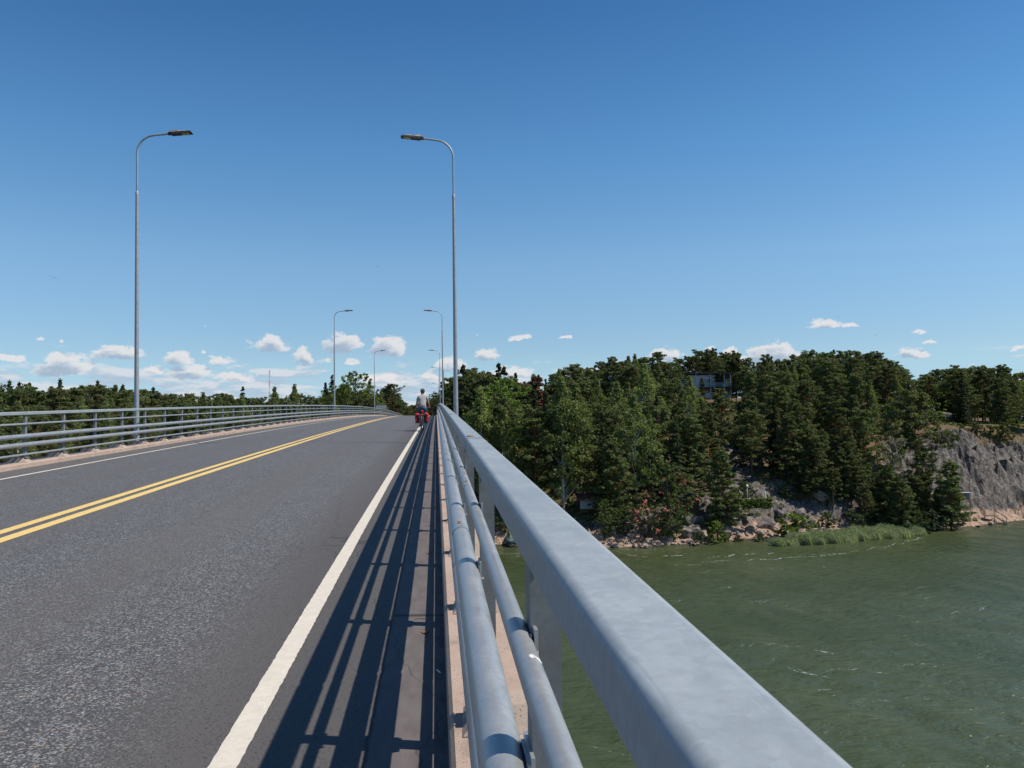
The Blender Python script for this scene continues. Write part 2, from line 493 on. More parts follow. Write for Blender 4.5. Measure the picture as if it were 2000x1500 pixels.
mat('pole_wood', color=(.17, .115, .075), rough=.9, var=.25, vscale=4)
mat('house_white', color=(.58, .58, .57), rough=.8, var=.06, vscale=1.5)
mat('house_blue_white', color=(.30, .34, .37), rough=.8, var=.06, vscale=1.5)
mat('house_dark', color=(.028, .03, .034), rough=.6, var=.2)
mat('plaster_beige', color=(.42, .36, .31), rough=.9, var=.1)
mat('grey_metal_paint', color=(.40, .42, .43), rough=.5)
mat('red_brown_roof', color=(.14, .07, .055), rough=.85, var=.3, vscale=3)
mat('brown_wall', color=(.11, .055, .035), rough=.9, var=.3, vscale=4)
mat('grey_wall', color=(.40, .41, .42), rough=.85, var=.08)
mat('boat_white', color=(.72, .73, .72), rough=.4)
mat('boat_cover', color=(.13, .19, .10), rough=.8, var=.15)
mat('boat_dark', color=(.03, .035, .05), rough=.5)
mat('parasol_cloth', color=(.74, .76, .74), rough=.8, var=.08, vscale=5)
mat('globe_glass', color=(.74, .78, .82), rough=.15)
mat('tub_concrete', color=(.26, .23, .21), rough=.9, var=.25, vscale=3)
mat('mast_red', color=(.5, .12, .09), rough=.7)
mat('mast_white', color=(.6, .6, .6), rough=.7)


def window_glass(n, b, out):
    p = geo_pos(n)
    n.put(b.inputs['Base Color'], n.mix(n.noise(p, .9, 2.0)['Fac'], (.01, .02, .025), (.05, .085, .10)))
    b.inputs['Roughness'].default_value = .06
mat('window_glass', window_glass, spec=.8)
mat('teal_glass', color=(.10, .20, .23), rough=.08, spec=.8)


def foliage(dark, light, transl=.22, dead=None):
    def f(n, b, out):
        at_ = n.new('ShaderNodeAttribute'); at_.attribute_name = 'tone'
        oi = n.new('ShaderNodeObjectInfo')
        fac = n.m('ADD', n.m('MULTIPLY', at_.outputs['Fac'], .75), n.m('MULTIPLY', oi.outputs['Random'], .30), clamp=True)
        if dead is not None: fac = n.ramp(at_.outputs['Fac'], dead, dead+.12)
        c = n.mix(fac, dark, light)
        hue = n.new('ShaderNodeHueSaturation'); n.put(hue.inputs['Color'], c)
        n.put(hue.inputs['Hue'], n.ramp(oi.outputs['Random'], 0, 1, .484, .516, False))
        n.put(hue.inputs['Value'], n.ramp(n.m('FRACT', n.m('MULTIPLY', oi.outputs['Random'], 7.3)), 0, 1, .78, 1.22, False))
        n.put(b.inputs['Base Color'], hue.outputs[0])
        b.inputs['Roughness'].default_value = .65; b.inputs['Specular IOR Level'].default_value = .25
        tr = n.new('ShaderNodeBsdfTranslucent')
        n.put(tr.inputs[0], n.mix(1.0, hue.outputs[0], (1.25, 1.45, .5), 'MULTIPLY'))
        mx = n.new('ShaderNodeMixShader'); mx.inputs[0].default_value = transl
        n.l.new(b.outputs[0], mx.inputs[1]); n.l.new(tr.outputs[0], mx.inputs[2]); n.l.new(mx.outputs[0], out.inputs[0])
    return f
mat('pine_needles', foliage((.052, .066, .026), (.185, .208, .078), .28))
mat('spruce_needles', foliage((0.031, 0.041, 0.018), (0.114, 0.130, 0.050), .18))
mat('birch_leaves', foliage((0.086, 0.108, 0.034), (0.270, 0.298, 0.118), .34))
mat('dark_leaves', foliage((0.048, 0.067, 0.024), (0.162, 0.198, 0.067), .30))
mat('lime_leaves', foliage((.075, .105, .018), (.195, .245, .055), .30))
mat('red_leaves', foliage((.075, .11, .035), (.62, .20, .18), .2, dead=.56))
mat('brown_needles', foliage((.10, .045, .025), (.24, .13, .08), .1))
mat('willow_leaves', foliage((.075, .10, .05), (.20, .25, .14), .25))
mat('reed_blades', foliage((.20, .23, .13), (.55, .58, .38), .35))
mat('hedge_leaves', foliage((.09, .13, .03), (.24, .30, .08), .3))
mat('grey_twigs', color=(.22, .19, .17), rough=.9)


def bark(lo, hi, split):
    def f(n, b, out):
        tc = n.new('ShaderNodeTexCoord').outputs['Object']; x, y, z = n.sep(tc)
        q = n.noise(n.v('MULTIPLY', tc, (6, 6, 1.2)), 3.0, 4.0, .65)['Fac']
        a = n.mix(n.ramp(z, split-.15, split+.15), lo, hi)
        n.put(b.inputs['Base Color'], n.mix(n.ramp(q, .3, .7), n.mix(1.0, a, (.55, .55, .55), 'MULTIPLY'), a))
    return f
mat('pine_bark', bark((.12, .085, .065), (.36, .16, .075), 5.0), rough=.9)
mat('spruce_bark', bark((.075, .06, .05), (.09, .07, .055), 5.0), rough=.9)
mat('birch_bark', bark((.30, .28, .26), (.60, .58, .54), 2.0), rough=.8)


def terrain_m(n, b, out):
    g = n.new('ShaderNodeNewGeometry'); p = g.outputs['Position']; nx, ny, nz = n.sep(g.outputs['Normal'])
    x, y, z = n.sep(p)
    rk = n.new('ShaderNodeAttribute'); rk.attribute_name = 'rock'
    h = n.m('SUBTRACT', z, WZ)
    q1 = n.noise(p, .35, 5.0, .6)['Fac']; q2 = n.noise(p, 1.6, 5.0, .65)['Fac']; q3 = n.noise(p, 7.0, 4.0, .7)['Fac']
    # granite: grey with lichen, dark cracks and water streaks; washed pink at the waterline
    gran = n.mix(n.ramp(q2, .3, .7), (.088, .076, .068), (.195, .172, .153))
    lich = n.noise(p, 3.2, 5.0, .75)['Fac']
    gran = n.mix(n.m('MULTIPLY', n.ramp(lich, .55, .62), .6), gran, (.38, .355, .33))
    gran = n.mix(n.m('MULTIPLY', n.ramp(q1, .55, .7), .55), gran, (.16, .125, .095))
    st = n.noise(n.v('MULTIPLY', p, (1.4, 1.4, .22)), .9, 5.0, .7)['Fac']
    gran = n.mix(n.m('MULTIPLY', n.ramp(st, .50, .60), .80), gran, (.050, .042, .038))
    led = n.noise(n.v('MULTIPLY', p, (.25, .25, 1.0)), .9, 4.0, .65)['Fac']
    gran = n.mix(n.m('MULTIPLY', n.ramp(led, .60, .70), .6), gran, (.15, .085, .045))
    gran = n.mix(n.m('MULTIPLY', n.ramp(led, .36, .30), .6), gran, (.07, .06, .055))
    vo = n.voro(n.v('ADD', n.v('MULTIPLY', p, (.42, .34, .22)), n.v('MULTIPLY', n.noise(p, .45, 4.0)['Color'], (1.3, 1.3, 1.3))), 1.0, 'DISTANCE_TO_EDGE')['Distance']
    gran = n.mix(n.m('MULTIPLY', n.m('MULTIPLY', n.ramp(vo, .020, .004), n.ramp(q1, .46, .56)), .8), gran, (.035, .028, .025))
    pink = n.mix(n.ramp(q2, .3, .7), (.28, .18, .125), (.47, .34, .255))
    pink = n.mix(n.m('MULTIPLY', n.ramp(vo, .035, .008), .8), pink, (.08, .05, .04))
    gran = n.mix(n.ramp(n.m('ADD', h, n.m('MULTIPLY', n.m('SUBTRACT', q1, .5), 3.4)), 2.3, 1.4), gran, pink)
    gran = n.mix(n.ramp(n.m('ADD', h, n.m('MULTIPLY', n.m('SUBTRACT', q2, .5), .35)), .22, .05), gran, (.055, .045, .038))
    soil = n.mix(n.ramp(q2, .3, .7), (.085, .055, .032), (.22, .145, .085))
    soil = n.mix(n.m('MULTIPLY', n.ramp(q1, .48, .62), .75), soil, (.075, .088, .028))
    soil = n.mix(n.m('MULTIPLY', n.ramp(q3, .58, .70), .6), soil, (.30, .24, .19))
    c = n.mix(n.ramp(n.m('ADD', rk.outputs['Fac'], n.m('MULTIPLY', n.m('SUBTRACT', q2, .5), .9)), .42, .56), soil, gran)
    n.put(b.inputs['Base Color'], c); b.inputs['Roughness'].default_value = .92; b.inputs['Specular IOR Level'].default_value = .2
    hb = n.m('ADD', n.m('ADD', n.m('MULTIPLY', q3, .35), n.m('MULTIPLY', n.ramp(vo, 0, .04), .3)), n.m('MULTIPLY', q2, 1.1))
    n.put(b.inputs['Normal'], n.bump(hb, .6, .14))
mat('granite_ground', terrain_m)


def boulder_m(n, b, out):
    p = geo_pos(n); x, y, z = n.sep(p); h = n.m('SUBTRACT', z, WZ)
    oi = n.new('ShaderNodeObjectInfo').outputs['Random']
    q2 = n.noise(p, 2.3, 5.0, .65)['Fac']; q3 = n.noise(p, 9.0, 4.0, .7)['Fac']
    gran = n.mix(n.ramp(q2, .3, .7), (.115, .10, .09), (.25, .222, .20))
    gran = n.mix(n.m('MULTIPLY', n.ramp(q3, .58, .68), .5), gran, (.38, .36, .34))
    pink = n.mix(n.ramp(q2, .3, .7), (.26, .18, .135), (.44, .345, .28))
    c = n.mix(n.ramp(n.m('ADD', h, n.m('MULTIPLY', oi, 2.2)), 3.4, 2.0), gran, pink)
    c = n.mix(n.ramp(n.m('ADD', h, n.m('MULTIPLY', q2, .3)), .40, .22), c, (.05, .042, .036))
    n.put(b.inputs['Base Color'], c); b.inputs['Roughness'].default_value = .9
    n.put(b.inputs['Normal'], n.bump(n.m('ADD', q3, q2), .5, .08))
mat('boulder_granite', boulder_m, spec=.2)


def water_m(n, b, out):
    p = geo_pos(n); x, y, z = n.sep(p)
    big = n.noise(n.comb(n.m('ADD', n.m('MULTIPLY', x, .6), n.m('MULTIPLY', y, .3)), n.m('MULTIPLY', y, .5), 0.0), .07, 4.0, .6)['Fac']
    bw = n.noise(p, .35, 3.0, .55)['Fac']
    c = n.mix(n.ramp(big, .3, .7), (.054, .072, .028), (.074, .092, .042))
    c = n.mix(n.m('MULTIPLY', n.ramp(bw, .5, .8), .35), c, (.070, .086, .022))
    # broken foam: thin, wind-drawn, rare
    wx = n.comb(n.m('ADD', x, n.m('MULTIPLY', y, .35)), n.m('MULTIPLY', y, 2.6), 0.0)
    f1 = n.noise(wx, .55, 5.0, .72, .6)['Fac']; f2 = n.noise(n.v('ADD', wx, (40, 7, 0)), .12, 2.0, .5)['Fac']
    rid = n.ramp(n.m('ABSOLUTE', n.m('SUBTRACT', f1, .5)), .010, .002)
    foam = n.m('MULTIPLY', n.m('MULTIPLY', rid, n.ramp(f2, .62, .72)), n.ramp(n.noise(p, 3.2, 3.0, .7)['Fac'], .47, .56))
    c = n.mix(n.m('MULTIPLY', foam, .7), c, (.7, .74, .70))
    n.put(b.inputs['Base Color'], c)
    n.put(b.inputs['Roughness'], n.m('ADD', .16, n.m('MULTIPLY', foam, .5)))
    b.inputs['IOR'].default_value = 1.333
    r1 = n.noise(n.v('MULTIPLY', p, (1.0, 1.7, 1.0)), 2.4, 4.0, .62, .4)['Fac']
    r2 = n.noise(n.v('MULTIPLY', p, (1.0, 1.9, 1.0)), .65, 3.0, .55, .3)['Fac']
    n.put(b.inputs['Normal'], n.bump(n.m('ADD', n.m('MULTIPLY', r1, .30), r2), .75, .42))
    wp = n.noise(n.v('MULTIPLY', p, (.6, 1.0, 1.0)), .045, 3.0, .55)['Fac']
    n.put(b.inputs['Roughness'], n.m('ADD', n.ramp(wp, .35, .65, .10, .26), n.m('MULTIPLY', foam, .5)))
mat('sea_water', water_m, spec=.5)


def foam_m(n, b, out):
    p = geo_pos(n)
    q = n.noise(n.v('MULTIPLY', p, (1, 1.6, 1)), 2.6, 5.0, .75)['Fac']
    n.put(b.inputs['Base Color'], (.72, .76, .72)); b.inputs['Roughness'].default_value = .7
    t = n.new('ShaderNodeBsdfTransparent'); mx = n.new('ShaderNodeMixShader')
    n.put(mx.inputs[0], n.m('MULTIPLY', n.ramp(q, .47, .60), .85))
    n.l.new(t.outputs[0], mx.inputs[1]); n.l.new(b.outputs[0], mx.inputs[2]); n.l.new(mx.outputs[0], out.inputs[0])
mat('foam', foam_m)

# ------------------------------------------------------------------ numpy noise
def vnoise(x, y, seed=0):
    x = np.asarray(x, float); y = np.asarray(y, float)
    xi = np.floor(x).astype(np.int64); yi = np.floor(y).astype(np.int64); fx = x-xi; fy = y-yi
    fx = fx*fx*(3-2*fx); fy = fy*fy*(3-2*fy)
    def h(a, b):
        n = (a*374761393 + b*668265263 + seed*974634777) & 0xffffffff
        n = ((n ^ (n >> 13))*1274126177) & 0xffffffff
        return ((n ^ (n >> 16)) & 0xffff)/65535.0
    return (h(xi, yi)*(1-fx)+h(xi+1, yi)*fx)*(1-fy)+(h(xi, yi+1)*(1-fx)+h(xi+1, yi+1)*fx)*fy
def fbm(x, y, oct=4, seed=0, gain=.5):
    s = 0; a = 1; t = 0
    for o in range(oct):
        s = s+a*vnoise(x*2**o+o*17.3, y*2**o+o*9.1, seed+o); t += a; a *= gain
    return s/t-.5

def cells(x, y, seed=0):
    """random height per irregular cell, the blocks of fractured granite"""
    xi = np.floor(x).astype(np.int64); yi = np.floor(y).astype(np.int64); best = np.full(x.shape, 1e9); val = np.zeros(x.shape)
    def h(a, b, k):
        n = (a*374761393 + b*668265263 + (seed+k)*974634777) & 0xffffffff
        n = ((n ^ (n >> 13))*1274126177) & 0xffffffff
        return ((n ^ (n >> 16)) & 0xffff)/65535.0
    for dx in (-1, 0, 1):
        for dy in (-1, 0, 1):
            cx = xi+dx; cy = yi+dy; px_ = cx+h(cx, cy, 1); py_ = cy+h(cx, cy, 2); d = (px_-x)**2+(py_-y)**2
            tl = (x-px_)*(h(cx, cy, 4)-.5)+(y-py_)*(h(cx, cy, 5)-.5)
            m = d < best; val = np.where(m, h(cx, cy, 3)-.5+tl*.9, val); best = np.where(m, d, best)
    return val
# ------------------------------------------------------------------ terrain
SHX = [-3000, -900, -400, -200, -60, -10, 7, 12, 17, 23.8, 33.7, 47.4, 55.6, 72.6, 84, 97.5, 120, 160, 300, 900, 3000]
SHY = [700, 330, 175, 142, 127, 122, 118.6, 118.5, 115.0, 111.9, 114.0, 118.5, 121.0, 123.0, 125.0, 131.3, 140, 152, 205, 330, 700]
CPS = [(900, 130, 3.5), (900, 160, 8), (900, 220, 16), (1000, 134, 4), (1000, 155, 7), (1000, 190, 13), (1000, 240, 18),
       (1100, 125, 2.6), (1100, 150, 8), (1100, 180, 14), (1100, 220, 19), (1200, 118, 1.8), (1200, 130, 4.5), (1200, 150, 9),
       (1200, 175, 15), (1200, 200, 19), (1200, 240, 20), (1340, 117.5, 1.9), (1340, 124, 4), (1340, 140, 8), (1340, 160, 14.5),
       (1340, 178, 21.5), (1340, 205, 22), (1456, 119, 2.2), (1456, 123, 5.0), (1456, 130, 6), (1456, 150, 11), (1456, 165, 16.5),
       (1456, 182, 21.5), (1456, 215, 22), (1600, 121.5, 2.0), (1600, 125, 4.4), (1600, 132, 6), (1600, 150, 11.5), (1600, 170, 17),
       (1600, 190, 21), (1600, 220, 22), (1700, 127, 3.2), (1700, 140, 8.2), (1700, 155, 13), (1700, 175, 18), (1700, 195, 21),
       (1700, 230, 21), (1800, 126, 1.4), (1800, 135, 4.2), (1800, 144, 9.2), (1800, 151, 13.3), (1800, 170, 15.5), (1800, 200, 18),
       (1800, 240, 18), (1900, 129, 1.4), (1900, 133, 3.0), (1900, 141, 4.0), (1900, 148, 10.2), (1900, 155, 13.4), (1900, 175, 15.2),
       (1900, 210, 17), (2000, 138, 1.6), (2000, 144, 3.8), (2000, 151, 6.5), (2000, 159, 13.2), (2000, 172, 15), (2000, 210, 16),
       (2150, 150, 2), (2150, 170, 11), (2150, 215, 15)]
PX = []; PY = []; PZ = []
for (px, d, z) in CPS:
    X, Y = ground_xy(px, d); PX.append(X); PY.append(Y); PZ.append(z)
for (X, Y, z) in [(-15, 131, 3), (-15, 160, 8), (-15, 200, 14), (-15, 240, 18), (-60, 142, 4), (-60, 200, 10), (-60, 270, 13), (-150, 155, 3),
                  (-150, 220, 8), (-150, 300, 11), (-280, 190, 4), (-280, 300, 9), (200, 180, 4), (200, 240, 14), (100, 300, 17),
                  (20, 300, 18), (-60, 330, 15)]:
    PX.append(X); PY.append(Y); PZ.append(z)
PX, PY, PZ = map(np.array, (PX, PY, PZ))
def tps(r2): return np.where(r2 > 1e-9, .5*r2*np.log(np.maximum(r2, 1e-9)), 0)
SC_ = 100.0
K = tps(((PX[:, None]-PX)**2+(PY[:, None]-PY)**2)/SC_**2)+np.eye(len(PX))*2e-4
P_ = np.stack([np.ones_like(PX), PX/SC_, PY/SC_], 1)
A_ = np.block([[K, P_], [P_.T, np.zeros((3, 3))]])
W_ = np.linalg.solve(A_, np.concatenate([PZ, np.zeros(3)]))
def smoothstep(x): x = np.clip(x, 0, 1); return x*x*(3-2*x)
def hill(X, Y):
    """height above the water"""
    X = np.asarray(X, float); Y = np.asarray(Y, float)
    Xc = np.clip(X, -300, 210); Yc = np.clip(Y, 108, 310)
    z = W_[-3]+W_[-2]*Xc/SC_+W_[-1]*Yc/SC_
    for i in range(len(PX)): z = z+W_[i]*tps(((Xc-PX[i])**2+(Yc-PY[i])**2)/SC_**2)
    z = np.clip(z, .7, 23)
    s = Y-np.interp(X, SHX, SHY)
    wob = 1.6*fbm(X*.22, Y*.22, 3, 5)+2.2*fbm(X*.06, Y*.06, 2, 8)
    s = s+np.where(X > -40, wob, wob*3)
    return z, s
def ground_h(X, Y):
    z, s = hill(X, Y)
    X = np.asarray(X, float); Y = np.asarray(Y, float)
    land = z*smoothstep((s-.8)/7.5)+(.75+.5*fbm(X*.13, Y*.13, 2, 71))*smoothstep(s/1.0)+.35*smoothstep((s-2.2)/.8)
    wet = -3.0*smoothstep(-s/6)
    h = np.where(s > 0, land, wet)
    # rock relief: steps, fissures and humps
    rocky = rockiness(X, Y, z, s)
    fis = np.abs(fbm(X*.16+Y*.05, Y*.10, 3, 21))*2
    ridg = np.abs(fbm(X*.42+Y*.12, Y*.30+3, 3, 31))*2
    rel = (1.9*fbm(X*.11, Y*.11, 4, 3)+1.5*(.28-fis)+.75*(.25-ridg)+.5*fbm(X*1.1, Y*1.1, 3, 9))
    amp = .25*smoothstep(s/1.0)+.75*smoothstep((s-1.5)/3.5)
    cl = cliffness(X, Y)
    u_ = X*.55+Y*.25
    runs = np.abs(fbm(u_*.42+3*fbm(X*.05, Y*.09, 2, 55), Y*.06, 3, 51))*2
    ledge = fbm(X*.07, (Y+h*1.4)*.22, 3, 57)
    bulge = fbm(X*.085, Y*.085, 2, 59)
    h = h+rel*amp*(.30+1.0*rocky)*.95+cl*amp*(3.0*(.16-np.minimum(runs, .30))+1.8*ledge+1.7*bulge-1.5)+(.45+.9*cl)*rocky*amp*(.95*cells(X*.26+.1*Y, Y*.36+.4*fbm(X*.1, Y*.1, 2, 88), 3)+.7*cells(X*.62, Y*.80, 4)+.35*cells(X*1.3, Y*1.5, 6))
    # the road's own embankment beyond the abutment
    da = np.abs(X+4.7)
    emb = smoothstep((17-da)/9)*smoothstep((Y-226)/10)
    dk = zr(Y)-WZ-.35
    return h*(1-emb)+dk*emb, s, rocky
def cliffness(X, Y):
    d = X*math.sin(YAW)+Y*math.cos(YAW); lat = (X*math.cos(YAW)-Y*math.sin(YAW))/d*FPX+1000
    return smoothstep((lat-1690)/60)*smoothstep((158+(lat-1800)*.02-d)/5)*smoothstep((d-131)/4)
def rockiness(X, Y, z, s):
    d = X*math.sin(YAW)+Y*math.cos(YAW); lat = (X*math.cos(YAW)-Y*math.sin(YAW))/d*FPX+1000
    shore = smoothstep((9.5-s)/4)
    cliff = smoothstep((lat-1690)/60)*smoothstep((157+(lat-1800)*.02-d)/5)
    slope = .75*smoothstep((lat-1370)/25)*smoothstep((1500-lat)/40)*smoothstep((162-d)/8)
    return np.clip(np.maximum(np.maximum(shore, cliff), slope)+.35*np.maximum(0, fbm(X*.05, Y*.05, 3, 77))*2, 0, 1)
def gz(X, Y):
    h, s, r = ground_h(np.array([X]), np.array([Y])); return float(h[0])+WZ

xs = np.concatenate([np.array([-6000, -3500, -2000, -1200, -800, -550]), np.arange(-400, -20, 6.0), np.arange(-20, 0, 1.5),
                     np.arange(0, 118, .62), np.arange(118, 180, 2.0), np.arange(180, 330, 8.0), np.array([400, 550, 800, 1200, 2000, 3500, 6000])])
ys = np.concatenate([np.array([96, 102]), np.arange(105, 166, .62), np.arange(166, 200, 1.6), np.arange(200, 330, 5.0),
                     np.array([350, 400, 480, 600, 800, 1200, 2000, 3500, 7000])])
GX, GY = np.meshgrid(xs, ys)
GH, GS, GR = ground_h(GX.ravel(), GY.ravel())
V = np.stack([GX.ravel(), GY.ravel(), GH+WZ], 1)
nx_, ny_ = len(xs), len(ys)
I = (np.arange(ny_-1)[:, None]*nx_+np.arange(nx_-1)[None, :]).ravel()
Fq = np.stack([I, I+1, I+1+nx_, I+nx_], 1)
me = mesh_np('ground', V, Fq, MAT['granite_ground'], smooth=True)
a = me.attributes.new('rock', 'FLOAT', 'POINT'); a.data.foreach_set('value', GR.astype(np.float32))
g = bpy.data.objects.new('ground', me); link(g); tag(g, kind='structure')
me.polygons.foreach_set('use_smooth', GR[Fq].mean(1) < .45)

# ------------------------------------------------------------------ water
def wave(X, Y):
    d = np.hypot(X, Y); f = np.clip(1.2-d/260, .12, 1)
    ph = X*.80+Y*.42
    z = .085*np.sin(ph*.95+2.2*fbm(X*.06, Y*.06, 2, 41)*6)+.075*np.sin(ph*1.9+Y*.5+4*fbm(X*.11, Y*.11, 2, 43)*4)
    z = z+.30*fbm(X*.42+Y*.12, Y*.30, 3, 44)+.16*fbm(X*1.1+Y*.4, Y*.8, 2, 45)
    return z*f
xs = np.concatenate([np.array([-9000, -4000, -2000, -1000, -500, -250, -120]), np.arange(-60, 0, 4.0), np.arange(0, 130, .5), np.arange(130, 240, 3.0),
                     np.array([260, 320, 450, 700, 1200, 2500, 5000, 9000])])
ys = np.concatenate([np.array([-9000, -3000, -1000, -300, -100, -40, -10]), np.arange(0, 20, 2.0), np.arange(20, 136, .5), np.arange(136, 200, 4.0),
                     np.array([240, 400, 800, 2000, 9000])])
GX, GY = np.meshgrid(xs, ys)
Zw = wave(GX.ravel(), GY.ravel())
Zw = np.where((np.abs(GX.ravel()-65) < 180) & (GY.ravel() < 210) & (GY.ravel() > -20), Zw, 0)
V = np.stack([GX.ravel(), GY.ravel(), Zw+WZ], 1)
nx_, ny_ = len(xs), len(ys)
I = (np.arange(ny_-1)[:, None]*nx_+np.arange(nx_-1)[None, :]).ravel()
Fq = np.stack([I, I+1, I+1+nx_, I+nx_], 1)
wobj = bpy.data.objects.new('water', mesh_np('water', V, Fq, MAT['sea_water'], smooth=True)); link(wobj); tag(wobj, kind='structure')

# foam lines drifting off the shore and a few whitecaps
fm = MB()
def on_water(px, py):
    v = fw + rt*(px-1000)/FPX - up*(py-750)/FPX
    P = np.array([0, 0, HC])+v*((WZ-HC)/v[2]); return P[0], P[1]
def foam_line(pts, wd, dens=.8, seed=0):
    r = np.random.default_rng(seed)
    W = [np.array(on_water(*p)) for p in pts]
    for i in range(len(W)-1):
        L = np.linalg.norm(W[i+1]-W[i]); n_ = max(2, int(L/1.1)); t = (W[i+1]-W[i])/L; nn = np.array([-t[1], t[0]])
        for k in range(n_):
            if r.random() > dens: continue
            c = W[i]+t*(k+.5)*L/n_+nn*r.normal(0, wd*.7); l = r.uniform(.5, 1.5); ww = wd*r.uniform(.25, .8)
            n2_ = 5; V = []; F = []
            for j in range(n2_+1):
                u = (j/n2_-.5)*2*l; th = ww*(1-(j/n2_*2-1)**2)*r.uniform(.6, 1.2)+.02; off = nn*r.normal(0, wd*.12)
                for sgn in (-1, 1):
                    q = c+t*u+nn*th*sgn*.5+off; V.append((q[0], q[1], WZ+float(wave(np.array([q[0]]), np.array([q[1]]))[0])+.035))
            for j in range(n2_): F.append((2*j, 2*j+2, 2*j+3, 2*j+1))
            fm.add(V, F)
foam_line([(1225, 1086), (1290, 1087), (1390, 1088), (1480, 1083), (1520, 1080)], .45, .75, 1)
foam_line([(1240, 1108), (1290, 1106), (1345, 1102), (1380, 1098)], .3, .6, 2)
foam_line([(1380, 1096), (1460, 1094), (1540, 1090), (1610, 1086), (1680, 1078), (1735, 1066), (1800, 1053)], .4, .7, 3)
foam_line([(1960, 1018+28), (1840, 1050), (1780, 1054)], .2, .3, 6)
foam_line([(1592, 1104), (1607, 1114)], .5, .9, 4)
foam_line([(1560, 1262), (1590, 1266), (1625, 1273)], .28, .9, 5)
foam_line([(1640, 1309), (1665, 1306)], .2, .9, 7)
foam_line([(1548, 1305), (1572, 1318), (1600, 1322)], .25, .8, 8)
foam_line([(1845, 1202), (1880, 1196), (1928, 1185)], .18, .7, 9)
foam_line([(1705, 1308), (1720, 1310)], .2, .9, 10)
foam_line([(1600, 1350), (1635, 1342)], .15, .6, 11)
foam_line([(1510, 1258), (1530, 1260)], .15, .7, 12)
foam_line([(1350, 1232), (1362, 1229)], .2, .7, 13)
foam_line([(1190, 1466), (1220, 1470)], .12, .8, 14)
fo = fm.obj('sea_foam', MAT['foam']); tag(fo, 'thin broken white foam streaks on the green water', 'foam', kind='stuff')

# ------------------------------------------------------------------ the bridge
YS = np.arange(-8, 420.1, 1.0)
def ribbon(name, avals, dz, matn, parent=None, ys=np.arange(-8, 322.1, 1.0), jag=0.0, seed=0):
    r = np.random.default_rng(seed); V = []; F = []; n_ = len(avals)
    for y in ys:
        for j, a_ in enumerate(avals):
            aa = a_+(r.normal(0, jag) if (jag and y < 30) else 0)
            V.append((aa, y, zr(y)+zx(a_)+dz))
    for i in range(len(ys)-1):
        for j in range(n_-1):
            b0 = i*n_+j; F.append((b0, b0+1, b0+1+n_, b0+n_))
    o = bpy.data.objects.new(name, mesh_np(name, V, np.array(F), MAT[matn])); link(o, parent); return o
YS = np.arange(-8, 322.1, 1.0)
road = ribbon('road', [-9.44, -8.46, -4.8, -.9, .10], 0.0, 'asphalt'); tag(road, kind='structure')
ysf = np.concatenate([np.arange(-4, 14, .035), np.arange(14, 40, .15), np.arange(40, 322, 1.0)])
ribbon('edge_line', [-.978, -.856], .004, 'white_paint', road, ysf, .0016, 1)['label'] = 'solid white line along the right shoulder'
ribbon('edge_line', [-8.52, -8.41], .004, 'white_paint', road, ysf, .0015, 2)['label'] = 'solid white line along the left shoulder'
ribbon('centre_line', [-5.04, -4.885], .004, 'yellow_paint', road, ysf, .0015, 3)['label'] = 'left yellow line of the double centre line'
ribbon('centre_line', [-4.755, -4.60], .004, 'yellow_paint', road, ysf, .0015, 4)['label'] = 'right yellow line of the double centre line'

bridge = empty('road_bridge', (0, 0, 0), 'long concrete road bridge rising over the green water to a crest', 'bridge')
YB = np.arange(-8, 236.1, 2.0)
def strip(name, prof, matn, ys=YB):
    m_ = MB(); m_.sweep([(0, y, zr(y)) for y in ys], prof); return m_.obj(name, MAT[matn], bridge)
def kerb(name, sgn, face, outer, top):
    # casting joints every ten metres: separate lengths with a 12 mm gap
    prof = [(face, -.10), (face+sgn*.012, top-.02), (face+sgn*.03, top), (outer-sgn*.02, top+.005), (outer, top-.015), (outer, -.55), (outer-sgn*.12, -.62), (face, -.55)]
    if sgn < 0: prof = prof[::-1]
    y = -8.0
    while y < 232:
        ys_ = np.linspace(y+.006, y+7.994, 5); m_ = MB(); m_.sweep([(0, q, zr(q)) for q in ys_], prof)
        m_.obj(name, MAT['pink_concrete'], bridge); y += 8
kerb('edge_beam', 1, .035, .50, .125)
kerb('edge_beam', -1, -9.40, -9.98, .175)
strip('deck', [(-9.38, -.12), (.02, -.12), (.02, -.42), (-2.2, -.75), (-2.9, -2.1), (-6.5, -2.1), (-7.2, -.75), (-9.38, -.42)], 'bridge_concrete')
for y in (18, 62, 106, 150, 194):
    m_ = MB(); g0 = min(WZ-2.5, 0) if y < 118 else gz(-4.7, y)-1.0
    m_.box((-4.7, y, (g0+zr(y)-2.1)/2), (3.4, 1.6, zr(y)-2.1-g0)); bevel(m_.obj('pier', MAT['bridge_concrete'], bridge), .2, 3)
m_ = MB(); m_.box((-4.7, 236.6, zr(236)-4.62), (11, 1.2, 9)); m_.obj('abutment', MAT['bridge_concrete'], bridge)

def plinth_mesh(wx, wtop, L, Lt, h):
    m_ = MB()
    m_.hexa([(-wx, -L/2, 0), (wx, -L/2, 0), (wx, L/2, 0), (-wx, L/2, 0), (-wtop, -Lt/2, h), (wx*.98, -Lt/2, h), (wx*.98, Lt/2, h), (-wtop, Lt/2, h)])
    return m_.mesh('plinth', MAT['plinth_concrete'])

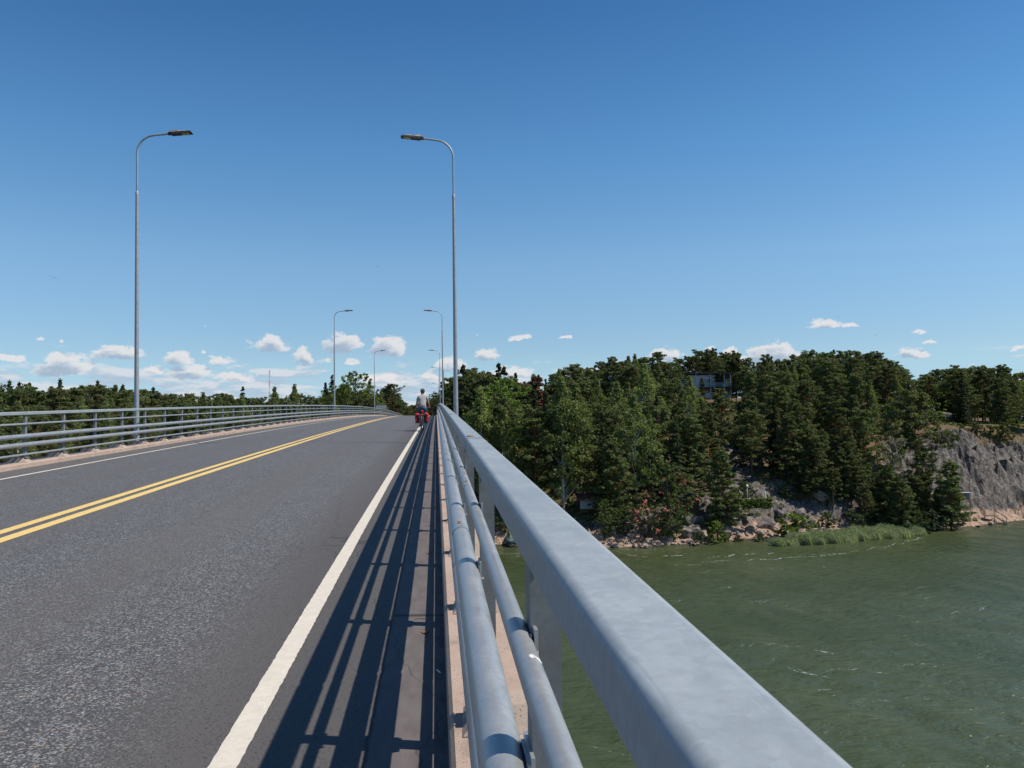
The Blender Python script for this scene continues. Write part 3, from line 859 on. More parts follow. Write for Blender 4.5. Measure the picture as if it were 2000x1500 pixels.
# ------------------------------------------------------------------ railings
RAILH = 1.353
JOINT0, SEG = 4.5, 6.0
def railing(side):
    s = 1 if side == 'R' else -1                       # outward direction
    A = lambda off: (.035+off) if s > 0 else (-9.40-off)
    y_first = 1.8 if s > 0 else .375
    zz = lambda y: zr(y)+(0.0 if s > 0 else .0)
    if s > 0: root = empty('bridge_railing', (A(.19), -4, zz(-4)), 'near galvanised steel railing with broad top rail along the right edge of bridge', 'railing', 'steel railings of the bridge')
    else: root = empty('bridge_railing', (A(.19), -4, zz(-4)), 'galvanised railing seen side-on along the left edge of bridge before the woods', 'railing', 'steel railings of the bridge')
    org = root.location
    # top rail: rounded box section in six-metre lengths, each slipped over a slimmer sleeve
    c = .125+.05
    def rbox(x0, x1, z0, z1, r, n=4):
        P = []
        for (cx, cz, a0) in ((x1-r, z0+r, -90), (x1-r, z1-r, 0), (x0+r, z1-r, 90), (x0+r, z0+r, 180)):
            for k in range(n+1):
                an = math.radians(a0+90*k/n); P.append((cx+r*math.cos(an), cz+r*math.sin(an)))
        return P
    x0, x1 = (A(.122), A(.228)) if s > 0 else (A(.228), A(.122))
    pr = rbox(x0, x1, RAILH-.080, RAILH, .017)[::-1]
    prs = rbox(x0+.004, x1-.004, RAILH-.076, RAILH-.004, .014)[::-1]
    ys_j = np.arange(JOINT0-12, 236, SEG)
    for i, y in enumerate(ys_j):
        y0 = y; y1 = min(y+SEG, 236)
        q = np.linspace(y0+.05, y1-.012, 5 if y < 40 else 3)
        m_ = MB(); m_.sweep([(0, t, zz(t)) for t in q], pr)
        o = smooth_by_angle(m_.obj('top_rail', MAT['galvanised_rail'], root, origin=org), 60); wn = o.modifiers.new('normals', 'WEIGHTED_NORMAL'); wn.keep_sharp = True; wn.weight = 100
        m_ = MB(); q = (y0-.04, y0+.08); m_.sweep([(0, t, zz(t)) for t in q], prs)
        if y < 60: smooth_by_angle(m_.obj('rail_sleeve', MAT['galvanised_rail'], root, origin=org), 50)
        if 0 < y < 24 and s > 0:
            m_ = MB(); m_.ell(((x0+x1)/2-.02, y0+.16, zz(y0+.16)+RAILH), (.023, .020, .009), 14, 8)
            m_.obj('bolt_head', MAT['rust_plug'], root, True, org)
    # pipes: (offset, height, radius)
    for (off, h, r, lab, jo) in ((.137, 1.066, .0245, 'slim upper pipe', .1), (.100, .785, .0515, 'thick upper pipe', .25), (.100, .588, .0515, 'thick lower pipe', .3), (.150, .355, .0245, 'slim bottom pipe', .15)):
        nseg = 24 if s > 0 else 12
        for y in ys_j:
            y0, y1 = y+jo, min(y+SEG+jo, 236)
            q = np.linspace(y0+.03, y1-.03, 5 if y < 40 else 3)
            m_ = MB(); m_.tube([(A(off), t, zz(t)+h) for t in q], r, nseg if y < 30 else 8)
            o = smooth_by_angle(m_.obj('pipe', MAT['galvanised_pipe'], root, origin=org), 50)
            if y < 30:
                m_ = MB(); m_.tube([(A(off), t, zz(t)+h) for t in (y0-.05, y0+.05)], r*.93, nseg); smooth_by_angle(m_.obj('pipe_sleeve', MAT['galvanised_pipe'], root, origin=org), 50)
                if s > 0 and y > 0:
                    for e in (.16, .22):
                        m_ = MB(); m_.ell((A(off)-.003, y0+e, zz(y0+e)+h+r), (r*.26, r*.30, .004), 10, 6); m_.obj('plug', MAT['rust_plug'], root, True, org)
    # posts, plinths, clamps
    mp = MB(); mp.box((0, 0, .52), (.064, .088, 1.04)); post_me = mp.mesh('post', MAT['galvanised_post'])
    pl = plinth_mesh(.20, .10, .36, .20, .10)
    if s < 0:
        pl = plinth_mesh(.235, .10, .36, .19, .10)
    bp = MB(); bp.box((0, 0, .008), (.15, .17, .016)); base_me = bp.mesh('base_plate', MAT['galvanised_post'])
    bo = MB()
    for (dx, dy) in ((-.05, -.06), (.05, -.06), (-.05, .06), (.05, .06)):
        bo.tube([(dx, dy, .014), (dx, dy, .034)], .015, 6); bo.tube([(dx, dy, .03), (dx, dy, .06)], .008, 8)
    bolt_me = bo.mesh('anchor_bolts', MAT['dark_bolt'])
    # clamp: two strap plates hugging the pipe, a lug and its bolt
    def clamp_mesh(off, r):
        m_ = MB(); dx = (off-.19)*s; xr = dx+s*r
        gap = s*(.032+.19-.19)
        xa, xb = sorted((xr-s*.006, -s*.034))
        m_.box(((xa+xb)/2, -.062, 0), (abs(xb-xa)+.004, .010, r*1.5)); m_.box(((xa+xb)/2, .062, 0), (abs(xb-xa)+.004, .010, r*1.5))
        m_.box((xr+s*.004, 0, .01), (.008, .16, r*1.7)); m_.box((-s*.040, 0, -.01), (.010, .15, r*1.9))
        m_.tube([(xr-s*.01, -.075, -.02), (-s*.02, -.075, -.02)], .007, 8)
        m_.box((-s*.046, -.075, -.02), (.020, .022, .022)); m_.box((-s*.046, .072, .005), (.020, .022, .022))
        return m_.mesh('clamp', MAT['galvanised_pipe'])
    clamps = [(clamp_mesh(o_, r_), h_) for (o_, h_, r_) in ((.137, 1.066, .0245), (.100, .785, .0515), (.100, .588, .0515), (.150, .355, .0245))]
    top = .125 if s > 0 else .175
    kth = 0
    y = y_first-2*3
    while y < 232:
        z = zz(y)+top
        def put(name, me_, dx, dz, dy=0.0, parent=root):
            o = bpy.data.objects.new(name, me_); link(o, parent)
            o.location = (A(.19)+dx-org[0], y+dy-org[1], z+dz-org[2]) if parent is root else (dx, dy, dz)
            return o
        po = put('post', post_me, 0, .10+(RAILH-top-.10)-.0802-1.04)
        o = put('plinth', pl, (.075 if s > 0 else -.09), -.004); 
        if s < 0: o.scale = (-1, 1, 1)
        if y < 46:
            put('base_plate', base_me, 0, .095); 
            if y < 24: put('anchor_bolts', bolt_me, 0, .095)
        if (s > 0 and y < 44) or (s < 0 and y < 30):
            for cm, ch in clamps: put('clamp', cm, 0, ch-top)
        y += 2.0; kth += 1
    return root
rail_r = railing('R')
rail_l = railing('L')
# bird dropping on the slim pipe
m_ = MB(); yd = 1.585
m_.ell((.035+.137+.003, yd, zr(yd)+1.066+.0240), (.006, .014, .0016), 10, 6); m_.tube([(.035+.137+.006, yd-.004, zr(yd)+1.066+.0236), (.035+.137+.014, yd-.012, zr(yd)+1.066+.0195), (.035+.137+.020, yd-.016, zr(yd)+1.066+.0135)], [.0035, .003, .0015], 6)
o = m_.obj('bird_dropping', MAT['dropping_white'], rail_r, True, rail_r.location); o['label'] = 'white bird dropping on the slim upper pipe'

# ------------------------------------------------------------------ street lamps
def make_lamp():
    r = empty('street_lamp', (0, 0, 0), 'x', 'street lamp', 'street lamps along the bridge')
    H = 9.99; R_ = .62
    m_ = MB(); m_.tube([(0, 0, .03), (0, 0, 2.5), (0, 0, 5.0), (0, 0, 8.55)], [.088, .074, .064, .050], 16)
    m_.tube([(0, 0, 8.5), (0, 0, 8.60), (0, 0, 8.66)], [.055, .055, .037], 16)
    smooth_by_angle(m_.obj('pole', MAT['galvanised_pole'], r), 40)
    pts = [(0, 0, 8.6), (0, 0, 9.4), (0, 0, H-.12)]
    tilt = math.radians(7)
    for k in range(0, 9):
        an = (math.pi/2-tilt)*k/8; pts.append((R_-R_*math.cos(an), 0, H+R_*math.sin(an)))
    e = Vector(pts[-1]); d = Vector((math.cos(tilt), 0, math.sin(tilt)))
    e2 = e+d*.50; pts.append(e2)
    m_ = MB(); m_.tube(pts, .034, 12); smooth_by_angle(m_.obj('arm', MAT['galvanised_pole'], r), 50)
    rot = Matrix.Rotation(-tilt*.8, 3, 'Y')
    ln = empty('lantern', (0, 0, 0), None, None); ln.parent = r
    bpy.data.objects.remove(ln)
    m_ = MB()
    # body: dark tapered housing, slimmer at the neck
    def slab(x0, x1, w0, w1, z0, z1, zt0, zt1):
        P = [(x0, -w0/2, z0), (x1, -w1/2, z1), (x1, w1/2, z1), (x0, w0/2, z0), (x0+.01, -w0/2*.82, zt0), (x1-.05, -w1/2*.8, zt1), (x1-.05, w1/2*.8, zt1), (x0+.01, w0/2*.82, zt0)]
        return [rot @ Vector(p)+e2 for p in P]
    m_.hexa(slab(-.02, .16, .09, .12, -.045, -.05, .04, .05)); m_.hexa(slab(.10, .80, .22, .30, -.062, -.05, .03, .012))
    la = m_.obj('lantern', MAT['lantern_dark'], r); bevel(la, .008, 2)
    m_ = MB(); m_.hexa(slab(.03, .74, .19, .24, .032, .016, .085, .035))
    for k in range(6): m_.hexa(slab(.08+k*.055, .095+k*.055, .17, .17, .08, .075, .105, .10))
    o = m_.obj('cover', MAT['lantern_grey'], la)
    m_ = MB(); m_.box(rot @ Vector((.57, 0, -.057))+e2, (.24, .19, .008), rot); o = m_.obj('lens', MAT['lamp_glass'], la)
    m_ = MB(); m_.box((0, 0, .015), (.34, .34, .03)); m_.obj('base_plate', MAT['galvanised_pole'], r)
    m_ = MB()
    for (dx, dy) in ((-.13, -.13), (.13, -.13), (-.13, .13), (.13, .13)): m_.tube([(dx, dy, .03), (dx, dy, .09)], .016, 8)
    m_.obj('anchor_bolts', MAT['dark_bolt'], r)
    m_ = MB(); m_.box((.20, 0, -.10), (.62, .30, .18)); m_.obj('bracket', MAT['bridge_concrete'], r)
    return r
lamp0 = make_lamp()
first = True
for (D, ordn) in ((28.9, 'nearest'), (83.3, 'second'), (137.0, 'third'), (181.0, 'fourth'), (246.0, 'farthest')):
    for side in ('right', 'left'):
        if side == 'left' and D > 170: continue
        o = lamp0 if first else copy_tree(lamp0); first = False
        a_ = .69 if side == 'right' else -10.02
        o.location = (a_, D, zr(D)+.12); o.rotation_euler = (0, 0, math.pi if side == 'right' else 0)
        if side == 'left' and D < 40: o.rotation_euler = (0, math.radians(-.6), 0)
        side_txt = {'right': 'behind the near right-hand railing', 'left': 'behind the far left-hand railing'}[side]
        o['label'] = f'{ordn} grey street lamp with curved arm {side_txt}'

# ------------------------------------------------------------------ cyclist
def skinned(name, verts, edges, radii, matn, parent, root=0, sub=2):
    me = bpy.data.meshes.new(name); me.from_pydata(verts, edges, []); me.materials.append(MAT[matn])
    o = bpy.data.objects.new(name, me); link(o, parent)
    md = o.modifiers.new('skin', 'SKIN'); md.use_smooth_shade = True
    sv = me.skin_vertices[0].data
    for i, r in enumerate(radii):
        sv[i].radius = (r, r) if not hasattr(r, '__len__') else r; sv[i].use_root = (i == root)
    sd = o.modifiers.new('sub', 'SUBSURF'); sd.levels = sub; sd.render_levels = sub
    for p in me.polygons: p.use_smooth = True
    return o
CS = 1.10
cx, cy_ = -.66, 41.0
zc = zr(cy_)+zx(cx)
crot = math.radians(-3)
bike = empty('bicycle', (cx, cy_, zc), 'loaded touring bicycle ridden along the white shoulder line', 'bicycle', rz=crot)
WR = .34
def torus(m_, c, R, r, n=36, k=8, ax='x'):
    pts = [(c[0], c[1]+R*math.cos(2*math.pi*i/n), c[2]+R*math.sin(2*math.pi*i/n)) for i in range(n)]
    V = []; F = []
    for i in range(n):
        an = 2*math.pi*i/n; rad = Vector((0, math.cos(an), math.sin(an)))
        for j in range(k):
            b_ = 2*math.pi*j/k; V.append(Vector(c)+rad*(R+r*math.cos(b_))+Vector((1, 0, 0))*r*math.sin(b_))
    for i in range(n):
        for j in range(k): F.append((i*k+j, ((i+1) % n)*k+j, ((i+1) % n)*k+(j+1) % k, i*k+(j+1) % k))
    m_.add(V, F)
for wy in (-.52, .53):
    m_ = MB(); torus(m_, (0, wy, WR), WR-.02, .021); wh = m_.obj('wheel', MAT['black_rubber'], bike, True)
    m_ = MB(); torus(m_, (0, wy, WR), WR-.045, .012, 36, 6); m_.obj('rim', MAT['steel'], wh, True)
    m_ = MB()
    for k in range(18):
        an = 2*math.pi*k/18; m_.tube([(.02*(-1)**k, wy, WR), (0, wy+(WR-.05)*math.cos(an), WR+(WR-.05)*math.sin(an))], .0022, 4)
    m_.tube([(-.05, wy, WR), (.05, wy, WR)], .02, 8); m_.obj('spokes', MAT['steel'], wh)
    m_ = MB(); pts = [(0, wy+(WR+.025)*math.cos(t), WR+(WR+.025)*math.sin(t)) for t in np.linspace(math.radians(20), math.radians(200), 14)]
    m_.tube(pts, .026, 8, sx=1.0); m_.obj('mudguard', MAT['bike_frame'], bike, True)
fr = MB()
BB = (0, -.02, .28); ST = (0, -.19, .80); HT = (0, .36, .86); HB = (0, .40, .66)
for a_, b_, r_ in ((BB, ST, .016), (ST, HT, .016), (BB, HB, .019), (HT, HB, .02), (HB, (0, .53, WR), .015)): fr.tube([a_, b_], r_, 8)
for sx_ in (-1, 1): fr.tube([ST, (sx_*.05, -.52, WR)], .009, 6); fr.tube([BB, (sx_*.05, -.52, WR)], .010, 6)
fr.obj('frame', MAT['bike_frame'], bike, True)
m_ = MB(); m_.tube([ST, (0, -.235, .96)], .013, 8); m_.obj('seat_post', MAT['steel'], bike)
m_ = MB(); m_.hexa([(-.085, -.33, .955), (.085, -.33, .955), (.02, -.04, .955), (-.02, -.04, .955), (-.08, -.34, 1.0), (.08, -.34, 1.0), (.02, -.05, .99), (-.02, -.05, .99)])
bevel(m_.obj('saddle', MAT['black_plastic'], bike), .02, 3)
m_ = MB(); m_.tube([HT, (0, .36, 1.03)], .014, 8); m_.tube([(-.30, .26, 1.05), (-.18, .34, 1.07), (0, .38, 1.05), (.18, .34, 1.07), (.30, .26, 1.05)], .013, 8)
m_.obj('handlebar', MAT['steel'], bike, True)
m_ = MB()
for sx_ in (-1, 1):
    m_.tube([(sx_*.06, -.78, .72), (sx_*.06, -.28, .74)], .006, 6); m_.tube([(sx_*.06, -.60, .72), (sx_*.06, -.52, .36)], .006, 6); m_.tube([(sx_*.06, -.72, .72), (sx_*.06, -.52, .36)], .005, 6)
for q in (-.76, -.6, -.45, -.3): m_.tube([(-.06, q, .73), (.06, q, .73)], .005, 6)
m_.obj('rack', MAT['steel'], bike)
m_ = MB(); m_.tube([(-.09, -.02, .28), (.09, -.02, .28)], .013, 8)
m_.box((-.10, .06, .22), (.014, .19, .02), Matrix.Rotation(-.5, 3, 'X')); m_.box((.10, -.10, .34), (.014, .19, .02), Matrix.Rotation(-.5, 3, 'X'))
m_.obj('crank', MAT['steel'], bike)
for (sx_, py_, pz_) in ((-1, .14, .17), (1, -.18, .39)):
    m_ = MB(); m_.box((sx_*.15, py_, pz_), (.09, .09, .022)); m_.obj('pedal', MAT['black_plastic'], bike)
m_ = MB(); torus(m_, (.065, -.02, .28), .085, .006, 20, 6); m_.obj('chainring', MAT['steel'], bike)
m_ = MB(); m_.ell((0, -.80, .70), (.045, .02, .032)); m_.obj('rear_light', MAT['red_reflector'], bike, True)
bike.scale = (CS, CS, CS)
# panniers: hung on the rack, each a thing of its own
for sx_, lab in ((-1, 'left red and black bicycle pannier hanging from the rear rack'), (1, 'right red and black bicycle pannier, fuller on top, hanging from the rear rack')):
    pn = empty('pannier', (0, 0, 0), lab, 'bicycle bag', 'red panniers on the bicycle')
    pn.matrix_world = Matrix.Translation((cx, cy_, zc)) @ Matrix.Rotation(crot, 4, 'Z') @ Matrix.Scale(CS, 4)
    X = sx_*.19; ti = sx_*.05
    m_ = MB()
    m_.hexa([(X-.075, -.73, .34), (X+.075, -.73, .34), (X+.075, -.40, .34), (X-.075, -.40, .34), (X-.10+ti*.3, -.78, .72), (X+.10+ti*.3, -.78, .72), (X+.10+ti*.3, -.36, .72), (X-.10+ti*.3, -.36, .72)])
    o = m_.obj('bag', MAT['red_fabric'], pn); bevel(o, .045, 4)
    m_ = MB(); m_.hexa([(X-.085+ti*.3, -.80, .69), (X+.105+ti*.3, -.80, .69), (X+.105+ti*.3, -.35, .69), (X-.085+ti*.3, -.35, .69), (X-.06+ti*.3, -.76, .79+.02*sx_), (X+.07+ti*.3, -.76, .77), (X+.07+ti*.3, -.38, .77), (X-.06+ti*.3, -.38, .79)])
    o = m_.obj('flap', MAT['red_fabric'], pn); bevel(o, .035, 3)
    m_ = MB(); m_.box((X-.03*sx_, -.772, .52), (.115, .02, .33), Matrix.Rotation(.10, 3, 'X')); o = m_.obj('back_panel', MAT['black_fabric'], pn); bevel(o, .03, 3)
    m_ = MB(); m_.box((X+.02*sx_, -.787, .47), (.045, .012, .13), Matrix.Rotation(.10, 3, 'X')); bevel(m_.obj('pocket_patch', MAT['red_fabric'], pn), .006, 2)
    m_ = MB(); m_.box((X, -.76, .355), (.16, .06, .05)); bevel(m_.obj('bottom_panel', MAT['black_fabric'], pn), .015, 2)
sb = MB(); sb.ell((0, -.38, .87), (.045, .08, .05), 14, 10)
o = sb.obj('saddle_bag', MAT['red_fabric'], None, True); o.matrix_world = Matrix.Translation((cx, cy_, zc)) @ Matrix.Rotation(crot, 4, 'Z') @ Matrix.Scale(CS, 4)
tag(o, 'small red roll bag tucked under the bicycle saddle', 'bicycle bag')

person = empty('person', (cx, cy_, zc), 'person in grey t-shirt and blue shorts with black helmet riding away on bicycle', 'person', rz=crot)
person.scale = (CS, CS, CS)
hip = (0, -.20, 1.06)
Vb = [hip, (0, -.15, 1.22), (0, -.06, 1.40), (0, .0, 1.52), (0, .045, 1.60), (0, .065, 1.72),
      (-.175, -.0, 1.50), (-.265, .05, 1.26), (-.29, .24, 1.10), (-.28, .29, 1.085),
      (.175, -.0, 1.50), (.265, .05, 1.26), (.29, .24, 1.10), (.28, .29, 1.085),
      (-.10, -.17, 1.00), (-.125, .17, .66), (-.12, .10, .26), (-.14, .20, .20),
      (.10, -.17, 1.00), (.125, .21, .82), (.12, -.16, .48), (.14, -.08, .42)]
Eb = [(0, 1), (1, 2), (2, 3), (3, 4), (4, 5), (3, 6), (6, 7), (7, 8), (8, 9), (3, 10), (10, 11), (11, 12), (12, 13), (0, 14), (14, 15), (15, 16), (16, 17), (0, 18), (18, 19), (19, 20), (20, 21)]
Rb = [(.14, .12), (.14, .11), (.15, .11), (.10, .08), .052, .07, .055, .042, .032, .026, .055, .042, .032, .026, .085, .06, .04, .03, .085, .06, .04, .03]
body = skinned('body', Vb, Eb, Rb, 'skin', person)
m_ = MB(); m_.ell((0, .085, 1.745), (.075, .095, .115), 20, 14); hd = m_.obj('head', MAT['skin'], person, True)
for sx_ in (-1, 1):
    m_ = MB(); m_.ell((sx_*.078, .075, 1.735), (.012, .022, .032), 8, 6); m_.obj('ear', MAT['skin'], hd, True)
m_ = MB(); m_.ell((0, .182, 1.735), (.014, .02, .028), 8, 6); m_.obj('nose', MAT['skin'], hd, True)
m_ = MB(); m_.ell((0, .07, 1.70), (.078, .08, .07), 14, 8); m_.obj('hair', mat('dark_hair', color=(.05, .03, .02), rough=.9), hd, True)
m_ = MB(); m_.ell((0, .080, 1.79), (.105, .140, .10), 24, 14, zmin=-.42)
he = m_.obj('helmet', MAT['helmet_black'], person, True)
m_ = MB()
for k in (-1, 0, 1): m_.tube([(k*.045, .20, 1.83), (k*.05, .08, 1.895-.008*abs(k)), (k*.045, -.045, 1.83), (k*.04, -.065, 1.78)], .012, 6)
m_.obj('helmet_rib', mat('helmet_grey', color=(.09, .09, .10), rough=.5), he, True)
Vt = [(0, -.21, .99), (0, -.17, 1.17), (0, -.075, 1.38), (0, -.01, 1.51), (-.165, -.005, 1.505), (-.235, .02, 1.34), (.165, -.005, 1.505), (.235, .02, 1.34), (0, .025, 1.555)]
Et = [(0, 1), (1, 2), (2, 3), (3, 4), (4, 5), (3, 6), (6, 7), (3, 8)]
skinned('t_shirt', Vt, Et, [(.175, .165), (.178, .15), (.185, .14), (.14, .11), .078, .068, .078, .068, .07], 'grey_fabric', person)
Vp = [(0, -.20, 1.07), (-.10, -.18, 1.00), (-.125, .12, .74), (.10, -.18, 1.00), (.125, .14, .86), (0, -.22, .99)]
skinned('shorts', Vp, [(0, 1), (1, 2), (0, 3), (3, 4), (0, 5)], [(.172, .165), .125, .088, .125, .088, (.15, .13)], 'blue_denim', person)
for (sx_, y_, z_) in ((-1, .16, .195), (1, -.14, .415)):
    m_ = MB(); m_.ell((sx_*.14, y_, z_+.035), (.045, .13, .045), 12, 8); m_.obj('shoe', MAT['black_plastic'], person, True)
# hands: palm and five fingers closed round the grips
for sx_ in (-1, 1):
    m_ = MB(); hx = sx_*.285; m_.ell((hx, .275, 1.082), (.042, .045, .022), 10, 8)
    for k in range(4):
        fx = hx+sx_*(-.030+.020*k); L_ = (.032, .037, .035, .028)[k]
        m_.tube([(fx, .29, 1.09), (fx, .29+L_, 1.085), (fx, .29+L_*1.1, 1.06), (fx, .29+L_*.5, 1.042)], .0088, 6)
    m_.tube([(hx-sx_*.035, .27, 1.075), (hx-sx_*.055, .285, 1.055), (hx-sx_*.045, .305, 1.045)], .010, 6)
    m_.obj('hand', MAT['skin'], person, True)

# ------------------------------------------------------------------ gulls
def gull(px, py, d, span, rz, roll, label):
    r = empty('gull', tuple(at(px, py, d)), label, 'bird', 'gulls in the sky')
    r.rotation_euler = (0, math.radians(roll), rz)
    m_ = MB(); m_.tube([(0, -.24, .0), (0, -.16, .0), (0, -.02, 0), (0, .12, .01), (0, .20, .02), (0, .25, .012)], [.012, .04, .065, .055, .035, .012], 10); m_.obj('body', MAT['white_feather'], r, True)
    for s in (-1, 1):
        V = []; F = []
        st = [(0, .10, -.08, .02), (.2, .14, -.06, .10), (.42, .10, -.07, .13), (.60, -.02, -.13, .09)]
        k = span/1.3
        for (x, yf, yb, z) in st:
            V += [(s*(x+.03)*k, yf, z), (s*(x+.03)*k, yb, z), (s*(x+.03)*k, (yf+yb)/2, z+.018)]
        for i in range(3):
            a_ = i*3; F += [(a_, a_+3, a_+5, a_+2), (a_+2, a_+5, a_+4, a_+1), (a_+1, a_+4, a_+3, a_)]
        m_ = MB(); m_.add(V, F); wo_ = m_.obj('wing', MAT['white_feather'], r)
        m_ = MB(); m_.add([(s*.62*k, -.02, .092), (s*.62*k, -.13, .092), (s*.76*k, -.14, .05), (s*.62*k, -.07, .108)], [(0, 1, 2), (0, 2, 3), (1, 3, 2)]); m_.obj('wing_tip', MAT['grey_feather'], wo_)
    m_ = MB(); m_.hexa([(-.03, -.34, 0), (.03, -.34, 0), (.03, -.2, 0), (-.03, -.2, 0), (-.05, -.35, .01), (.05, -.35, .01), (.03, -.2, .012), (-.03, -.2, .012)]); m_.obj('tail', MAT['white_feather'], r)
    m_ = MB(); m_.tube([(0, .25, .012), (0, .30, .004)], [.012, .002], 6); m_.obj('beak', mat('beak', color=(.6, .35, .05)), r)
    return r
gull(106, 543, 150, 1.3, math.radians(25), 14, 'white gull with dark wing tips gliding high over the left railing')
gull(738, 521, 230, 1.3, math.radians(60), -8, 'small white gull flying in the blue between the two tallest lamps')
gull(1710, 655, 260, 1.3, math.radians(100), 5, 'tiny dark gull flying low over the wooded hill')

# ------------------------------------------------------------------ litter in the gutter
for k, (px, py, nm) in enumerate(((831, 1236, 'leaf'), (838, 1081, 'leaf'), (820, 1210, 'twig'), (857, 1312, 'stub'))):
    v = fw + rt*(px-1000)/FPX - up*(py-750)/FPX; t = np.linspace(1, 12, 4000); P = np.array([0, 0, HC])+v*t[:, None]
    i = int(np.argmax(P[:, 2] < zr(P[:, 1])+.004)); p = P[i]; z0 = zr(p[1])+zx(p[0])
    if nm == 'leaf':
        m_ = MB(); m_.add([(-.02, -.02, .004), (.0, -.028, .012), (.024, -.01, .004), (.028, .016, .014), (0, .03, .005), (-.022, .014, .016), (0, 0, .010)], [(0, 1, 6), (1, 2, 6), (2, 3, 6), (3, 4, 6), (4, 5, 6), (5, 0, 6)])
        o = m_.obj('dead_leaf', MAT['dry_leaf'], None, False); tag(o, ['curled rust-brown dead leaf on the sunlit gutter strip', 'dark dead leaf in the shade against the kerb'][k], 'leaf')
    elif nm == 'twig':
        m_ = MB(); m_.tube([(-.04, 0, .006), (0, .006, .009), (.05, -.004, .006)], .0025, 5); o = m_.obj('twig', MAT['pole_wood']); tag(o, 'thin brown twig lying above the rust-brown leaf in the gutter', 'twig')
    else:
        m_ = MB(); m_.tube([(0, -.03, .006), (0, .03, .006)], .004, 8); o = m_.obj('cigarette_stub', MAT['dropping_white']); tag(o, 'white cigarette stub in the shade beside the kerb', 'cigarette stub'); o.rotation_euler = (0, 0, .3)
    o.location = (p[0], p[1], z0)

# ------------------------------------------------------------------ trees
def leaves(rng_, C, R, N, size, flat=.6, aspect=1.6, up_bias=.5):
    """small leaf sprays scattered in ellipsoids: C centres, R radii (n,3), N sprays per clump; returns quads and tones"""
    n = len(C); tot = n*N
    idx = np.repeat(np.arange(n), N)
    d = rng_.normal(size=(tot, 3)); d /= np.linalg.norm(d, axis=1)[:, None]
    rad = rng_.random(tot)**.45
    P = C[idx]+d*rad[:, None]*R[idx]
    nrm = rng_.normal(size=(tot, 3))+d*.8; nrm[:, 2] += up_bias*2; nrm /= np.linalg.norm(nrm, axis=1)[:, None]
    t = np.cross(nrm, rng_.normal(size=(tot, 3))); t /= np.linalg.norm(t, axis=1)[:, None]
    b = np.cross(nrm, t)
    s = size*(.6+.8*rng_.random(tot))[:, None]
    Q = np.stack([P-t*s*aspect*.5, P-b*s*.5+t*s*.1, P+t*s*aspect*.5, P+b*s*.5+t*s*.1], 1)
    tone = np.clip(np.repeat(rng_.random(n), N)*.6+rng_.random(tot)*.4, 0, 1)
    return Q.reshape(-1, 3), tone

def crown_mesh(name, V, tone, matn):
    F = np.arange(len(V)).reshape(-1, 4)
    me = mesh_np(name, V, F, MAT[matn])
    a_ = me.attributes.new('tone', 'FLOAT', 'FACE')
    a_.data.foreach_set('value', tone.astype(np.float32)[:len(me.polygons)])
    return me

def trunk_mesh(rng_, H, r0, matn, bend=.3, branches=(), top=.96, n=7):
    m_ = MB(); pts = []; R_ = []
    ph = rng_.random()*6.28; k1 = rng_.uniform(-1, 1)*bend
    for i in range(8):
        u = i/7*top
        pts.append((math.cos(ph)*k1*math.sin(u*2.6)+(0), math.sin(ph)*k1*math.sin(u*2.6), -1.2+u*(H+1.2))); R_.append(r0*(1-u)**.8+.025)
    m_.tube(pts, R_, n)
    for (a_, b_, r_) in branches:
        a_ = np.array(a_); b_ = np.array(b_); mid = (a_+b_)/2+np.array([0, 0, rng_.uniform(-.1, .3)])
        m_.tube([a_, mid, b_], [r_, r_*.7, r_*.25], 4, cap=False)
    return m_.mesh('trunk', MAT[matn], True), (ph, k1)

VAR = {}
def axis_at(pk, u): return np.array([math.cos(pk[0])*pk[1]*math.sin(u*2.6), math.sin(pk[0])*pk[1]*math.sin(u*2.6), 0])

